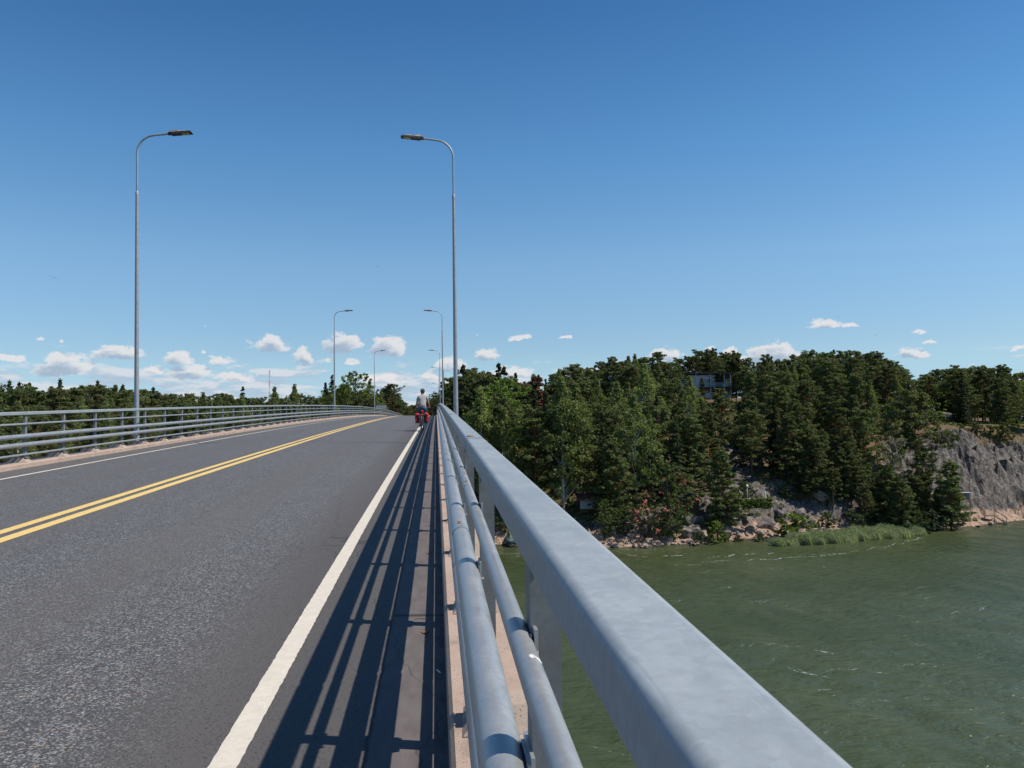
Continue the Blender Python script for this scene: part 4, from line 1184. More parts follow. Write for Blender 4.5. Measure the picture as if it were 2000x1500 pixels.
def pine(seed, H=14., low=.35, wide=.20, dens=1.0, matn='pine_needles', flat=.55, leaf=.17, conic=.4):
    r = np.random.default_rng(seed); C = []; R_ = []; br = []
    pk = (r.random()*6.28, r.uniform(-.5, .5))
    nb = int(84*dens*(1.25-low)); lob = (r.random()*6.28, r.random()*6.28)
    for i in range(nb):
        f = min(1, (i+r.random())/nb)**.92; u = low+(1-low)*f
        an = i*2.39996+r.normal(0, .5)
        prof = conic*(1-f)**.75*1.15+(1-conic)*math.sin(math.pi*min(1, .20+.67*f))**.8
        lump = 1+.30*math.sin(an+lob[0]+f*5)+.18*math.sin(2*an+lob[1]-f*8)
        L = max(.25, H*wide*prof*lump*r.uniform(.6, 1.15))
        rise = L*r.uniform(-.05, .45)
        base_ = axis_at(pk, u)+np.array([0, 0, u*H-.25*L])
        tip = base_+np.array([math.cos(an)*L, math.sin(an)*L, rise])
        if L > .7: br.append((base_, tip, .03+.035*(1-f)))
        for q in ((.5, .78, 1.0) if L > 1.2 else (.9,)):
            if r.random() < .88:
                C.append(base_+(tip-base_)*q+r.normal(0, .15, 3)); e = r.uniform(.30, .66)*(.7+.35*min(1.3, L/1.8)); R_.append((e, e, e*flat*r.uniform(.8, 1.4)))
    for k in range(5): C.append(axis_at(pk, .97)+np.array([r.normal(0, .4), r.normal(0, .4), H*(.965-.012*k)])); R_.append((.40, .40, .36))
    for k in range(5):
        u = low*r.uniform(.45, 1); an = r.random()*6.28; p = axis_at(pk, u)+np.array([0, 0, u*H]); br.append((p, p+np.array([math.cos(an), math.sin(an), .2])*r.uniform(.6, 1.5), .03))
    C = np.array(C); R_ = np.array(R_)
    V, t = leaves(r, C, R_, int(11500*dens/len(C)), leaf, aspect=1.8, up_bias=.3)
    tm, _ = trunk_mesh(r, H, .20, 'pine_bark', 0, br)
    co_ = np.empty(len(tm.vertices)*3, np.float32); tm.vertices.foreach_get('co', co_)
    co_ = co_.reshape(-1, 3); n0 = 8*7
    uu = np.clip(co_[:n0, 2]/H, 0, 1); co_[:n0, 0] += math.cos(pk[0])*pk[1]*np.sin(uu*2.6); co_[:n0, 1] += math.sin(pk[0])*pk[1]*np.sin(uu*2.6)
    tm.vertices.foreach_set('co', co_.ravel()); tm.update()
    return H, tm, crown_mesh('crown', V, t, matn)

def spruce(seed, H=16., wide=.17, matn='spruce_needles', sparse=1.0, low=.06):
    r = np.random.default_rng(seed); C = []; R_ = []; br = []
    nl = 26
    for i in range(nl):
        f = i/(nl-1)
        rad = H*wide*(1-f)**.85*r.uniform(.82, 1.12)+.12
        nb = max(4, int(9*(1-f)+3))
        for k in range(nb):
            if r.random() > sparse: continue
            fk = min(1, max(0, f+r.normal(0, .022))); u = low+(1-low)*fk; an = 6.283*k/nb+i*1.1+r.normal(0, .3); L = (H*wide*(1-fk)**.85*r.uniform(.7, 1.2)+.12)
            base_ = np.array([0, 0, u*H]); tip = base_+np.array([math.cos(an)*L, math.sin(an)*L, -L*.32+.05])
            if k % 2 == 0: br.append((base_, tip, .03))
            for q in (.35, .7, 1.0):
                e = (.22+.30*(1-f))*(1.15-q*.35); C.append(base_+(tip-base_)*q+r.normal(0, .05, 3)); R_.append((e*1.15, e*1.15, e*.55))
    C.append((0, 0, H*1.0)); R_.append((.08, .08, .45))
    V, t = leaves(r, np.array(C), np.array(R_), 24, .17, aspect=2.0, up_bias=.2)
    V[:, 2] -= 0
    tm, _ = trunk_mesh(r, H, .19, 'spruce_bark', 0, br, top=.99)
    return H, tm, crown_mesh('crown', V, t, matn)

def broad(seed, H=14., wide=.24, low=.16, matn='birch_leaves', barkn='birch_bark', clumps=210, per=44, leaf=.17, shape='birch', stems=1):
    r = np.random.default_rng(seed); C = []; R_ = []; br = []
    lobes = [(r.uniform(-.5, .5), r.uniform(-.5, .5), r.uniform(.45, .95)) for _ in range(5)]
    for i in range(clumps):
        f = r.random()**.9; u = low+(1-low)*f
        if shape == 'birch': prof = math.sin(min(1, (f*.93+.12))*math.pi)**.75*(1.05-.45*f)
        else: prof = math.sqrt(max(0, 1-(2*f-1.02)**2))*.95+.12
        an = r.random()*6.283; lump = 1+.28*math.sin(an*2+seed)+.22*math.sin(an*3+f*9+seed*1.7)
        L = H*wide*prof*lump*(r.random()**.42)
        c_ = np.array([math.cos(an)*L, math.sin(an)*L, u*H+r.normal(0, .2)])
        C.append(c_); e = r.uniform(.34, .72)*(max(H, 7.5)/14)*(1.0 if f < .85 else .7); R_.append((e, e, e*(.85 if shape == 'birch' else .7)))
        if i % 3 == 0: br.append((np.array([0, 0, max(low*H*.6, c_[2]-L*.9-.6)]), c_, .035))
    for k in range(6): C.append(np.array([r.normal(0, .25), r.normal(0, .25), H*(1-.03*k)])); R_.append((.4, .4, .55))
    V, t = leaves(r, np.array(C), np.array(R_), per, leaf, aspect=1.3, up_bias=.25)
    tm, _ = trunk_mesh(r, H, .16, barkn, 0.0, br, top=.93)
    return H, tm, crown_mesh('crown', V, t, matn)

SPEC = {
 'pine': [pine(s, H=14, low=l, wide=w_, dens=d, conic=c_) for s, l, w_, d, c_ in ((1, .28, .22, 1.1, .3), (2, .42, .25, 1.0, .05), (3, .22, .22, 1.15, .5), (4, .45, .27, .95, 0), (5, .34, .23, 1.05, .2), (6, .15, .24, 1.2, .45), (7, .5, .24, .9, .1), (8, .3, .25, 1.1, .15), (9, .25, .20, 1.0, .65))],
 'bushy_pine': [pine(s, H=12, low=.10, wide=.25, dens=1.35, flat=.34, conic=.6) for s in (11, 12, 13)],
 'spruce': [spruce(s, H=16, wide=w_) for s, w_ in ((21, .15), (22, .18), (23, .13), (24, .20))],
 'thin_spruce': [spruce(25, H=16, wide=.15, sparse=.55, low=.12)],
 'birch': [broad(s, H=14, wide=w_, matn='birch_leaves') for s, w_ in ((31, .20), (32, .23), (33, .18), (34, .26))],
 'alder': [broad(s, H=11, wide=.30, low=.05, matn='dark_leaves', barkn='spruce_bark', shape='round', clumps=220) for s in (41, 42, 43)],
 'maple': [broad(s, H=12, wide=.34, low=.14, matn='lime_leaves', barkn='spruce_bark', shape='round', clumps=220) for s in (51,)],
 'willow': [broad(s, H=6, wide=.42, low=.02, matn='willow_leaves', barkn='spruce_bark', shape='round', clumps=70, leaf=.22) for s in (55, 56)],
 'red': [broad(58, H=6, wide=.40, low=.05, matn='red_leaves', barkn='spruce_bark', shape='round', clumps=80, per=16, leaf=.18)],
 'bush': [broad(s, H=3, wide=.55, low=.0, matn='lime_leaves', barkn='spruce_bark', shape='round', clumps=60, per=60, leaf=.15) for s in (61, 62)],
 'dark_bush': [broad(s, H=3, wide=.6, low=.0, matn='dark_leaves', barkn='spruce_bark', shape='round', clumps=60, per=60, leaf=.15) for s in (63, 64)],
 'dead_pine': [pine(71, H=14, low=.45, wide=.17, dens=.5, matn='brown_needles', leaf=.24)],
}
SPNAME = {'pine': ('pine_tree', 'pine', 'Scots pine with orange bark and dark rounded crown'), 'bushy_pine': ('pine_tree', 'pine', 'broad pine with dense dark crown down to the ground'),
          'spruce': ('spruce_tree', 'spruce', 'narrow dark pointed spruce'), 'thin_spruce': ('spruce_tree', 'spruce', 'sparse thin-topped spruce'),
          'birch': ('birch_tree', 'birch', 'light green birch'), 'alder': ('broadleaf_tree', 'tree', 'dark green leafy alder'), 'maple': ('broadleaf_tree', 'tree', 'bright green round-crowned broadleaf tree'),
          'willow': ('willow_shrub', 'shrub', 'grey-green willow shrub'), 'red': ('red_leaved_tree', 'tree', 'small red-leaved tree'), 'bush': ('green_bush', 'bush', 'bright green leafy bush'),
          'dark_bush': ('green_bush', 'bush', 'dark green leafy bush'), 'dead_pine': ('pine_tree', 'pine', 'pine with rust-brown dead crown')}
PLACED = []
trng = np.random.default_rng(99)
def plant(kind, X, Y, H, label=None, group=None, zb=None, wsc=1.0, var=None, rz=None):
    v = SPEC[kind]; k = int(trng.integers(len(v))) if var is None else var % len(v)
    H0, tm, cm = v[k]; nm, cat, desc = SPNAME[kind]
    z0 = gz(X, Y) if zb is None else zb
    r = bpy.data.objects.new(nm, None); COL.objects.link(r); r.empty_display_size = .5
    r.location = (X, Y, z0-.1); r.rotation_euler = (0, 0, trng.random()*6.28 if rz is None else rz)
    s = H/H0; r.scale = (s*wsc, s*wsc, s)
    for nm2, m2 in (('trunk', tm), ('crown', cm)):
        o = bpy.data.objects.new(nm2, m2); COL.objects.link(o); o.parent = r
    r['category'] = cat
    px, py, d = to_px((X, Y, z0)); _, pt, _ = to_px((X, Y, z0+H))
    PLACED.append(dict(o=r, kind=kind, px=px, top=pt, base=py, d=d, H=H, X=X, Y=Y, label=label, group=group))
    return r

def plant_px(kind, px, d, ytop=None, H=None, **kw):
    if 1308 < px < 1442 and 171 < d < 191 and not kw.get('label'): d += 22
    X, Y = ground_xy(px, d); z0 = gz(X, Y)
    if H is None:
        ztop = at(px, ytop, d)[2]; H = max(3.0, ztop-z0)
    return plant(kind, X, Y, H, zb=z0, **kw)

# trees that stand out in the photograph: kind, column, distance, top row, label
HERO = [
 ('spruce', 906, 150, 714, 'pointed spruce just right of the nearest lamp pole, tall against the clouds'),
 ('thin_spruce', 893, 156, 722, 'thin bare-topped spruce directly behind the nearest right lamp pole'),
 ('spruce', 976, 160, 711, 'taller spruce of the pair rising over the dark band right of the lamp pole'),
 ('spruce', 986, 158, 717, 'shorter spruce of the close pair rising over the band right of lamp pole'),
 ('birch', 940, 128, 762, 'pale yellow-green birch close behind the railing beside the nearest lamp pole'),
 ('birch', 985, 126, 800, 'leaning pale-stemmed birch under the bright maple beside the railing'),
 ('maple', 978, 140, 743, 'bright green round crown below the two pointed spruces'),
 ('birch', 1098, 124, 742, 'tallest pale green birch with white stem rising above the railing bend'),
 ('birch', 1126, 127, 756, 'second tall pale birch close right of the tallest one'),
 ('dead_pine', 1050, 165, 732, 'rust-brown round tree top on the skyline left of the white chimney'),
 ('dead_pine', 1288, 180, 712, 'brown dying pine crown just left of the glazed house'),
 ('birch', 1262, 150, 712, 'tall light green birch with full crown left of the glazed house'),
 ('birch', 1240, 127, 775, 'large drooping pale birch halfway down the slope'),
 ('birch', 1268, 129, 812, 'low bright birch at the foot of the large drooping one'),
 ('birch', 1208, 145, 748, 'slender birch below the white chimney on the slope'),
 ('bushy_pine', 1195, 121, 856, 'broad flat-topped shore pine with spreading light green shelves'),
 ('spruce', 1320, 126, 812, 'dark heavy spruce in the middle of the slope below the glazed house'),
 ('birch', 1350, 150, 738, 'pale birch with two white stems in front of the left wing of house'),
 ('spruce', 1374, 160, 738, 'slim young spruce standing in front of the house terrace'),
 ('pine', 1408, 150, 757, 'crooked orange-stemmed pine below the house columns'),
 ('pine', 1440, 178, 728, 'pine overlapping the right end of the dark roof'),
 ('pine', 1502, 172, 690, 'tall open pine on skyline right of the house'),
 ('pine', 1440, 205, 686, 'round-topped dark pine on the skyline just right of house roof'),
 ('pine', 1372, 206, 683, 'twin-headed pine on the skyline behind the glazed house'),
 ('pine', 1397, 206, 687, 'pine with bare upper boughs on the skyline behind the house'),
 ('pine', 1790, 138, 760, 'slender grey-stemmed pine standing alone in front of the rock face'),
 ('bushy_pine', 1848, 129, 900, 'dense dark pine at the foot of the rock beside concrete tub'),
 ('bushy_pine', 1735, 130, 905, 'spreading dark pine leaning over the reeds'),
 ('pine', 1800, 134, 880, 'thin half-dead pine against the bare grey rock'),
 ('spruce', 1866, 163, 780, 'small dark spruce on the cliff top at the edge of clearing'),
 ('pine', 1895, 166, 738, 'leaning pine with brownish crown and long bare stem on cliff top'),
 ('pine', 1870, 180, 712, 'tallest flat-crowned pine left of the gap over the cliff'),
 ('pine', 1925, 172, 716, 'wide dark pine above the middle of the cliff'),
 ('pine', 1962, 178, 711, 'pine with forked top near the right edge above cliff'),
 ('birch', 1855, 185, 760, 'pale green young birch in the gap above the cliff'),
 ('bush', 1548, 122.5, None, 'round yellow-green bush on the rocks right of hedge and white parasol'),
 ('bush', 1395, 118, None, 'bright green bush among the pink shore rocks left of the hedge'),
 ('willow', 1765, 124, None, 'grey-green willow bush behind the right end of the reeds'),
 ('willow', 1815, 127, None, 'pale willow bush beneath the dense dark pine near the tub'),
 ('bush', 1820, 158, None, 'light green bush in the clearing on top of the rock'),
 ('bush', 1957, 158, None, 'yellowish bushes along the cliff edge near the right border'),
 ('red', 1262, 116.5, None, 'small tree with red and pink leaves above the shore pine'),
 ('red', 1325, 120, None, 'red-leaved tree under the dark heavy spruce'),
 ('alder', 1180, 116.8, 975, 'low glossy alder at the waterline nearest the railing'),
 ('alder', 1300, 117.6, 905, 'big round dark green alder on the pink point'),
 ('alder', 1215, 117.2, 985, 'dark leafy alder between the grey shed and the shore'),
 ('bushy_pine', 1408, 122, 880, 'young pine left of the hedge with a short dark stem'),
 ('alder', 985, 121.5, 960, 'low green thicket by the covered boat under the railing'),
 ('maple', 694, 196, 728, 'huge light green round tree beside second left lamp pole'),
 ('maple', 668, 200, 752, 'green rounded tree tucked behind the second left lamp pole'),
 ('birch', 722, 205, 745, 'pale yellow-green crown between second and third left lamps'),
 ('thin_spruce', 649, 205, 733, 'sparse pointed spruce right behind the second left lamp pole'),
 ('spruce', 636, 205, 748, 'dark spruce standing left of the second left lamp pole'),
 ('pine', 764, 230, 748, 'flat-topped dark pine above the road sign'),
 ('birch', 575, 215, 752, 'solitary open birch crown on the skyline left of second left lamp'),
 ('birch', 536, 212, 758, 'airy birch crown just in front of the radio mast'),
 ('spruce', 474, 220, 755, 'small dark spruce tip left of the radio mast'),
 ('spruce', 115, 225, 742, 'tallest spruce tip over the left woods'),
 ('spruce', 189, 225, 745, 'lone spruce tip midway between left edge and nearest left pole'),
 ('spruce', 16, 225, 745, 'spruce tip at the far left edge of the woods'),
 ('spruce', 35, 228, 748, 'second spruce tip from the left edge'),
 ('spruce', 55, 226, 749, 'third spruce tip from the left edge'),
 ('spruce', 238, 222, 752, 'spruce tip just left of nearest left lamp pole'),
 ('spruce', 298, 212, 757, 'broad dark spruce just right of nearest left lamp pole'),
]
for (kd, px, d, yt, lab) in HERO:
    if yt is None:
        Hs = {'bush': 2.9, 'willow': 4.2, 'red': 5.0}[kd]
        if px == 1548: Hs = 4.2
        if px == 1262: plant_px(kd, px, d, H=7.0, label=lab)
        elif px == 1325: plant_px(kd, px, d, H=7.5, label=lab)
        elif px == 1820: plant_px(kd, px, d, H=4.0, label=lab)
        else: plant_px(kd, px, d, H=Hs, label=lab)
    else: plant_px(kd, px, d, yt, label=lab)

# skylines: column, row of the tree tops; filled between with the mix of kinds of each stretch
def sky_y(px, pts): return float(np.interp(px, [p[0] for p in pts], [p[1] for p in pts]))
SKY_R = [(860, 745), (885, 735), (905, 728), (935, 722), (960, 728), (1000, 738), (1030, 740), (1060, 738), (1080, 728), (1100, 716), (1130, 712), (1160, 714),
         (1200, 706), (1230, 700), (1260, 694), (1290, 700), (1330, 702), (1360, 690), (1400, 690), (1440, 694), (1475, 704), (1510, 696), (1545, 702),
         (1570, 692), (1600, 690), (1640, 685), (1680, 684), (1720, 692), (1750, 706), (1770, 722), (1785, 738), (1800, 745), (1812, 735), (1840, 720),
         (1860, 714), (1900, 720), (1930, 718), (1960, 716), (1985, 730), (2020, 728), (2100, 720)]
SKY_L = [(-60, 758), (0, 756), (60, 758), (150, 756), (200, 762), (250, 760), (330, 770), (400, 772), (460, 770), (520, 776), (560, 778), (600, 776), (620, 770),
         (650, 762), (750, 762), (775, 768), (790, 786), (800, 790), (815, 790), (830, 780), (845, 774), (860, 770)]
def occ_block(px, ytop, d, w_=18):
    """keep clear what the photograph shows between the trees"""
    yb = None
    if 1805 < px < 1868 and 140 < d < 166 and ytop < 850: return True            # clearing
    if px > 1745 and 126 < d < 152: return True                                 # rock face
    if 1425 < px < 1522 and d < 126 and ytop < 1010: return True                # hedge, lamp, parasol
    if 1385 < px < 1450 and 126 < d < 160 and ytop < 860 + 60: return px > 1400   # brown slope
    if 1335 < px < 1375 and d < 123: return True
    if 1120 < px < 1172 and d < 127: return True
    if 1425 < px < 1690 and d < 131: return True
    if 1690 <= px < 1740 and d < 126.5: return True
    return False
def mixk(weights):
    ks = list(weights); p = np.array([weights[k] for k in ks], float); return ks[int(trng.choice(len(ks), p=p/p.sum()))]
# skyline rows
px = 866.0
while px < 2080:
    d = trng.uniform(178, 214) if px > 1050 else trng.uniform(150, 190)
    if px > 1800: d = trng.uniform(172, 200)
    kd = mixk({'pine': 8, 'spruce': 1.2, 'birch': .5}) if px > 1180 else mixk({'pine': 4, 'spruce': 2, 'birch': 1.2, 'alder': .6})
    plant_px(kd, px, d, sky_y(px, SKY_R)+trng.normal(1, 5))
    px += trng.uniform(8, 15)
px = -60.0
while px < 862:
    d = trng.uniform(205, 250) if px < 745 else trng.uniform(300, 390)
    kd = mixk({'pine': 7, 'spruce': .5, 'birch': 1.5, 'alder': 1.6})
    yt = sky_y(px, SKY_L)+trng.normal(0, 4.5)
    if px > 745:
        X, Y = ground_xy(px, d)
        if -12.5 < X < 3.2: px += 4; 
    plant_px(kd, px, d, yt)
    px += trng.uniform(7, 13)
# slope fill on the right: jittered rows down the hillside
def fill(px0, px1, d0, d1, step, weights, cap, hmin, hmax, keep=1.0):
    d = d1
    while d > d0:
        dpx = step*FPX/d
        px = px0+trng.uniform(0, dpx)
        while px < px1:
            dd = d+trng.uniform(-step*.5, step*.5); X, Y = ground_xy(px, dd)
            s_ = Y-np.interp(X, SHX, SHY)
            if s_ > 5.0 and trng.random() < keep and not (-13 < X < 3.4):
                kd = mixk(weights); H = trng.uniform(hmin, hmax)
                if kd in ('alder',): H *= .8
                z0 = gz(X, Y); _, yt, _ = to_px((X, Y, z0+H)); lim = cap(px)+6
                if yt < lim:
                    H = at(px, lim+trng.uniform(0, 10), dd)[2]-z0; _, yt, _ = to_px((X, Y, z0+H))
                if 1325 < px < 1455 and dd < 178 and yt < 779:
                    H = at(px, trng.uniform(779, 800), dd)[2]-z0; _, yt, _ = to_px((X, Y, z0+H))
                if H > 3.2 and not occ_block(px, yt, dd): plant(kd, X, Y, H, zb=z0)
            px += dpx*trng.uniform(.75, 1.3)
        d -= step*1.05
capR = lambda p: sky_y(p, SKY_R); capL = lambda p: sky_y(p, SKY_L)
fill(872, 1130, 123, 172, 6.2, {'birch': 3.2, 'pine': 2.2, 'alder': 2.4, 'spruce': 1.2}, capR, 12, 17)
fill(1130, 1330, 116, 172, 6.4, {'birch': 2.2, 'pine': 3.8, 'alder': 1.4, 'spruce': 1.6}, capR, 11, 16)
fill(1330, 1760, 122, 178, 5.3, {'pine': 6.5, 'bushy_pine': 1.8, 'birch': .9, 'spruce': 1.5}, capR, 9.0, 13.0)
fill(1150, 2080, 206, 232, 8.5, {'bushy_pine': 4, 'spruce': 2}, lambda p: capR(p)+14, 9, 13)
fill(1740, 2080, 158, 182, 6.4, {'pine': 6.5, 'bushy_pine': 2.0, 'birch': .5, 'spruce': 1.0}, capR, 8, 12.5, .9)
# the left bank: front rows at the water, then up to the skyline
fill(-70, 760, 140, 202, 8.6, {'pine': 3.2, 'birch': 2.4, 'alder': 2.2, 'spruce': .6}, capL, 11.5, 16.5)
fill(735, 800, 235, 330, 12, {'pine': 3.0, 'birch': 1.0, 'spruce': 1.2, 'alder': 1.0}, capL, 12, 17)
for d_ in (338, 352, 368):
    px = 742+trng.uniform(0, 6)
    while px < 884:
        plant_px(mixk({'pine': 3, 'alder': 2, 'birch': 1.0, 'spruce': .8}), px, d_+trng.uniform(-5, 5), sky_y(px, SKY_L)+(368-d_)*.3+trng.normal(0, 3)); px += trng.uniform(8, 13)
# low bushes on the clearings
for (px, d, H, kd) in ((1880, 156, 1.6, 'bush'), (1905, 158, 2.0, 'dark_bush'), (1935, 158, 2.3, 'bush'), (1978, 160, 2.2, 'bush'), (1835, 162, 2.2, 'bush'),
                       (1790, 124.5, 2.2, 'dark_bush'), (1720, 123.5, 2.4, 'dark_bush'), (1700, 124.5, 2.6, 'willow'), (1640, 123.5, 1.6, 'dark_bush'), (1585, 121, 1.3, 'dark_bush'),
                       (1475, 119.5, 1.7, 'dark_bush'), (1500, 119.2, 1.5, 'bush'), (1435, 118.8, 1.3, 'dark_bush'), (1380, 120.5, 2.0, 'dark_bush'), (1415, 123.5, 2.6, 'bush'),
                       (1545, 118.6, 1.2, 'dark_bush'), (1610, 127, 2.2, 'dark_bush'), (1660, 128, 2.2, 'dark_bush'), (1360, 117.2, 1.6, 'dark_bush'), (1450, 127.5, 3.0, 'dark_bush')):
    plant_px(kd, px, d, H=H)
for k in range(26):
    px = 1528+k*8.6+trng.normal(0, 2); d = trng.uniform(130, 136) if px < 1665 else trng.uniform(126.5, 132); kd = mixk({'dark_bush': 3, 'bushy_pine': 3, 'pine': 2, 'willow': .6})
    plant_px(kd, px, d, H={'dark_bush': trng.uniform(1.5, 2.6), 'willow': 2.8}.get(kd, trng.uniform(5, 9.5)))
for k in range(15):
    px = 1694+k*11.5+trng.normal(0, 3); plant_px(mixk({'bushy_pine': 3, 'pine': 2, 'spruce': .6}), px, trng.uniform(130, 135), H=trng.uniform(4.5, 7.6))
for k in range(12):
    px = 1745+k*3.5+trng.normal(0, 2); plant_px('dark_bush' if k % 3 else 'bushy_pine', px, trng.uniform(125.5, 129), H=trng.uniform(1.4, 3.5))

# names for the rest: by kind, height on the slope and the landmark they stand nearest to
def zone(t):
    p, d = t['px'], t['d']
    if p < 262: a_ = 'left of the nearest left lamp pole'
    elif p < 525: a_ = 'between nearest left lamp and the radio mast'
    elif p < 655: a_ = 'between radio mast and second left lamp'
    elif p < 750: a_ = 'between second left lamp and road sign'
    elif p < 872: a_ = 'behind the bridge crest and cyclist'
    elif p < 1010: a_ = 'close right of the nearest right lamp pole'
    elif p < 1180: a_ = 'left of the white chimney'
    elif p < 1330: a_ = 'between white chimney and glazed house'
    elif p < 1440: a_ = 'around the glazed house'
    elif p < 1600: a_ = 'above the hedge and parasol'
    elif p < 1780: a_ = 'above the reeds'
    else: a_ = 'above the rock cliff'
    right = p > 872
    if p > 748 and p < 872: r_ = 'far'
    elif right: r_ = 'waterside' if d < 131 else ('mid-slope' if d < 158 else 'upper-slope' if d < 176 else 'skyline')
    else: r_ = 'waterside' if d < 160 else ('middle' if d < 200 else 'skyline')
    return r_, a_
ORD = ['first', 'second', 'third', 'fourth', 'fifth', 'sixth', 'seventh', 'eighth', 'ninth', 'tenth', 'eleventh', 'twelfth', 'thirteenth', 'fourteenth', 'fifteenth', 'sixteenth', 'seventeenth', 'eighteenth', 'nineteenth', 'twentieth', 'twenty-first', 'twenty-second', 'twenty-third', 'twenty-fourth', 'twenty-fifth', 'twenty-sixth', 'twenty-seventh', 'twenty-eighth']
SHORT = {'pine': 'rounded dark pine', 'bushy_pine': 'broad low pine', 'spruce': 'pointed spruce', 'thin_spruce': 'thin spruce', 'birch': 'pale birch', 'alder': 'leafy alder',
         'maple': 'bright maple', 'willow': 'grey willow bush', 'red': 'red tree', 'bush': 'bright bush', 'dark_bush': 'dark bush', 'dead_pine': 'brown pine'}
buck = {}
for t in PLACED:
    if t['label']: t['o']['label'] = t['label']; continue
    buck.setdefault((t['kind'], zone(t)), []).append(t)
for (kd, (r_, a_)), L in buck.items():
    L.sort(key=lambda t: t['px'])
    for i, t in enumerate(L):
        t['o']['label'] = f"{r_} {SHORT[kd]} {a_}" + (f", {ORD[i] if i < 28 else ORD[27] + ' plus ' + ORD[i-28]} from left" if len(L) > 1 else '')
for t in PLACED:
    g_ = {'pine': 'pines of the wooded shores', 'bushy_pine': 'pines of the wooded shores', 'dead_pine': 'pines of the wooded shores', 'spruce': 'spruces of the wooded shores', 'thin_spruce': 'spruces of the wooded shores',
          'birch': 'birches of the wooded shores', 'alder': 'broadleaf trees of the wooded shores', 'maple': 'broadleaf trees of the wooded shores', 'willow': 'shore shrubs', 'red': 'red-leaved trees', 'bush': 'bushes on the rocks', 'dark_bush': 'bushes on the rocks'}[t['kind']]
    t['o']['group'] = g_

# ------------------------------------------------------------------ shore boulders
def boulder_mesh(seed):
    r = np.random.default_rng(seed); bm = bmesh.new(); bmesh.ops.create_icosphere(bm, subdivisions=2, radius=1)
    for v in bm.verts:
        q = v.co; k = 1+.35*math.sin(q.x*2.3+seed)*math.cos(q.y*2.9+seed*.7)+.12*r.normal(); v.co = q*k
    for k in range(6):                                          # flat fracture faces
        nn = Vector(r.normal(size=3)).normalized(); dd = r.uniform(.55, .85)
        for v in bm.verts:
            t = v.co.dot(nn)-dd
            if t > 0: v.co -= nn*t
    me_ = bpy.data.meshes.new('shore_rock'); bm.to_mesh(me_); bm.free(); me_.materials.append(MAT['boulder_granite']); return me_
BM = [boulder_mesh(s) for s in range(8)]
rrng = np.random.default_rng(5)
rocks = []
def rock(px, d, sx_, sy_, sz_, sink=.3):
    X, Y = ground_xy(px, d); z = gz(X, Y)
    o = bpy.data.objects.new('shore_rock', BM[int(rrng.integers(8))]); COL.objects.link(o)
    o.location = (X, Y, max(z, WZ-.25)+sz_*(1-sink)*.5); o.scale = (sx_, sy_, sz_); o.rotation_euler = (rrng.normal(0, .2), rrng.normal(0, .2), rrng.random()*6.28)
    o['category'] = 'rock'; o['group'] = 'rocks along the shore'; rocks.append((px, d, sx_, o))
SHD = {}
def shore_d(px):
    k = round(px/4)
    if k not in SHD:
        dd = np.arange(100, 160, .25); q = np.array([ground_xy(k*4, d) for d in dd]); s_ = hill(q[:, 0], q[:, 1])[1]
        i = int(np.argmax(s_ > 0)); SHD[k] = dd[i] if s_[i] > 0 else 120
    return SHD[k]
for i in range(90):
    px = rrng.uniform(1160, 1560); sd = shore_d(px)
    s = rrng.choice([.24, .34, .5, .8], p=[.4, .3, .22, .08])*rrng.uniform(.8, 1.2)
    rock(px, sd+rrng.uniform(-.7, 1.2 if s < .5 else 5), s*rrng.uniform(.9, 1.5), s, s*rrng.uniform(.55, .9))
for (px, dd, s) in ((1432, 4.5, 1.0), (1520, 3.6, 1.1), (1388, 2.6, .8), (1460, 2.0, .9), (1345, 2.0, 1.3), (1410, 1.4, 1.2), (1362, 1.0, 1.0), (1490, 3.0, 1.2), (1555, 3.5, 1.2),
                    (1600, 5.0, 1.4), (1570, 1.8, 1.2), (1450, 4.2, .9), (1335, 4.5, 1.3), (1478, .8, .8), (1508, 1.0, .7)):
    rock(px, shore_d(px)+dd, s*1.25, s, s*.75)
for (px, dd, s) in ((1757, 1.6, 1.1), (1784, 3.0, 1.3), (1844, 1.5, .8), (1862, 3.0, .7), (1820, -.8, .9), (1805, -.4, .5), (1900, -.2, .4), (1925, 0, .5), (1950, .4, .5)):
    rock(px, shore_d(px)+dd, s, s*.9, s*.75)
for (px, d, s) in ((1640, 146, 1.5), (1560, 150, 1.2), (1845, 170, 2.2), (1478, 140, 1.2), (1420, 146, 1.3)):
    rock(px, d, s*1.1, s, s*.9, .1)
rocks.sort(key=lambda t: t[0])
lm = [(1230, 'below the alders near the railing'), (1310, 'under the big round alder'), (1345, 'at the tip of the pink point'), (1400, 'by the bright bush'), (1440, 'left of the hedge'), (1480, 'below the hedge'), (1530, 'below the parasol'),
      (1620, 'left of the reeds'), (1790, 'right of the reeds'), (1860, 'below the concrete tub'), (2100, 'beside the wooden bathing steps')]
cnt = {}
for (px, d, s, o) in rocks:
    a_ = next(b for a0, b in lm if px < a0); sz_ = 'large' if s > 1.05 else 'small' if s < .5 else 'mid-sized'
    wt = 'wet' if o.location.z < WZ+.45 else 'dry'
    if d > 138: a_ = 'on the wooded slope'; wt = 'mossy'
    cnt.setdefault((sz_, wt, a_), []).append(o)
for (sz_, wt, a_), L in cnt.items():
    for i, o in enumerate(L):
        o['label'] = f'{sz_} {wt} grey-pink granite rock {a_}' + (f', {ORD[i]} from left' if len(L) > 1 and i < 12 else ', towards its right end' if i >= 12 else '')

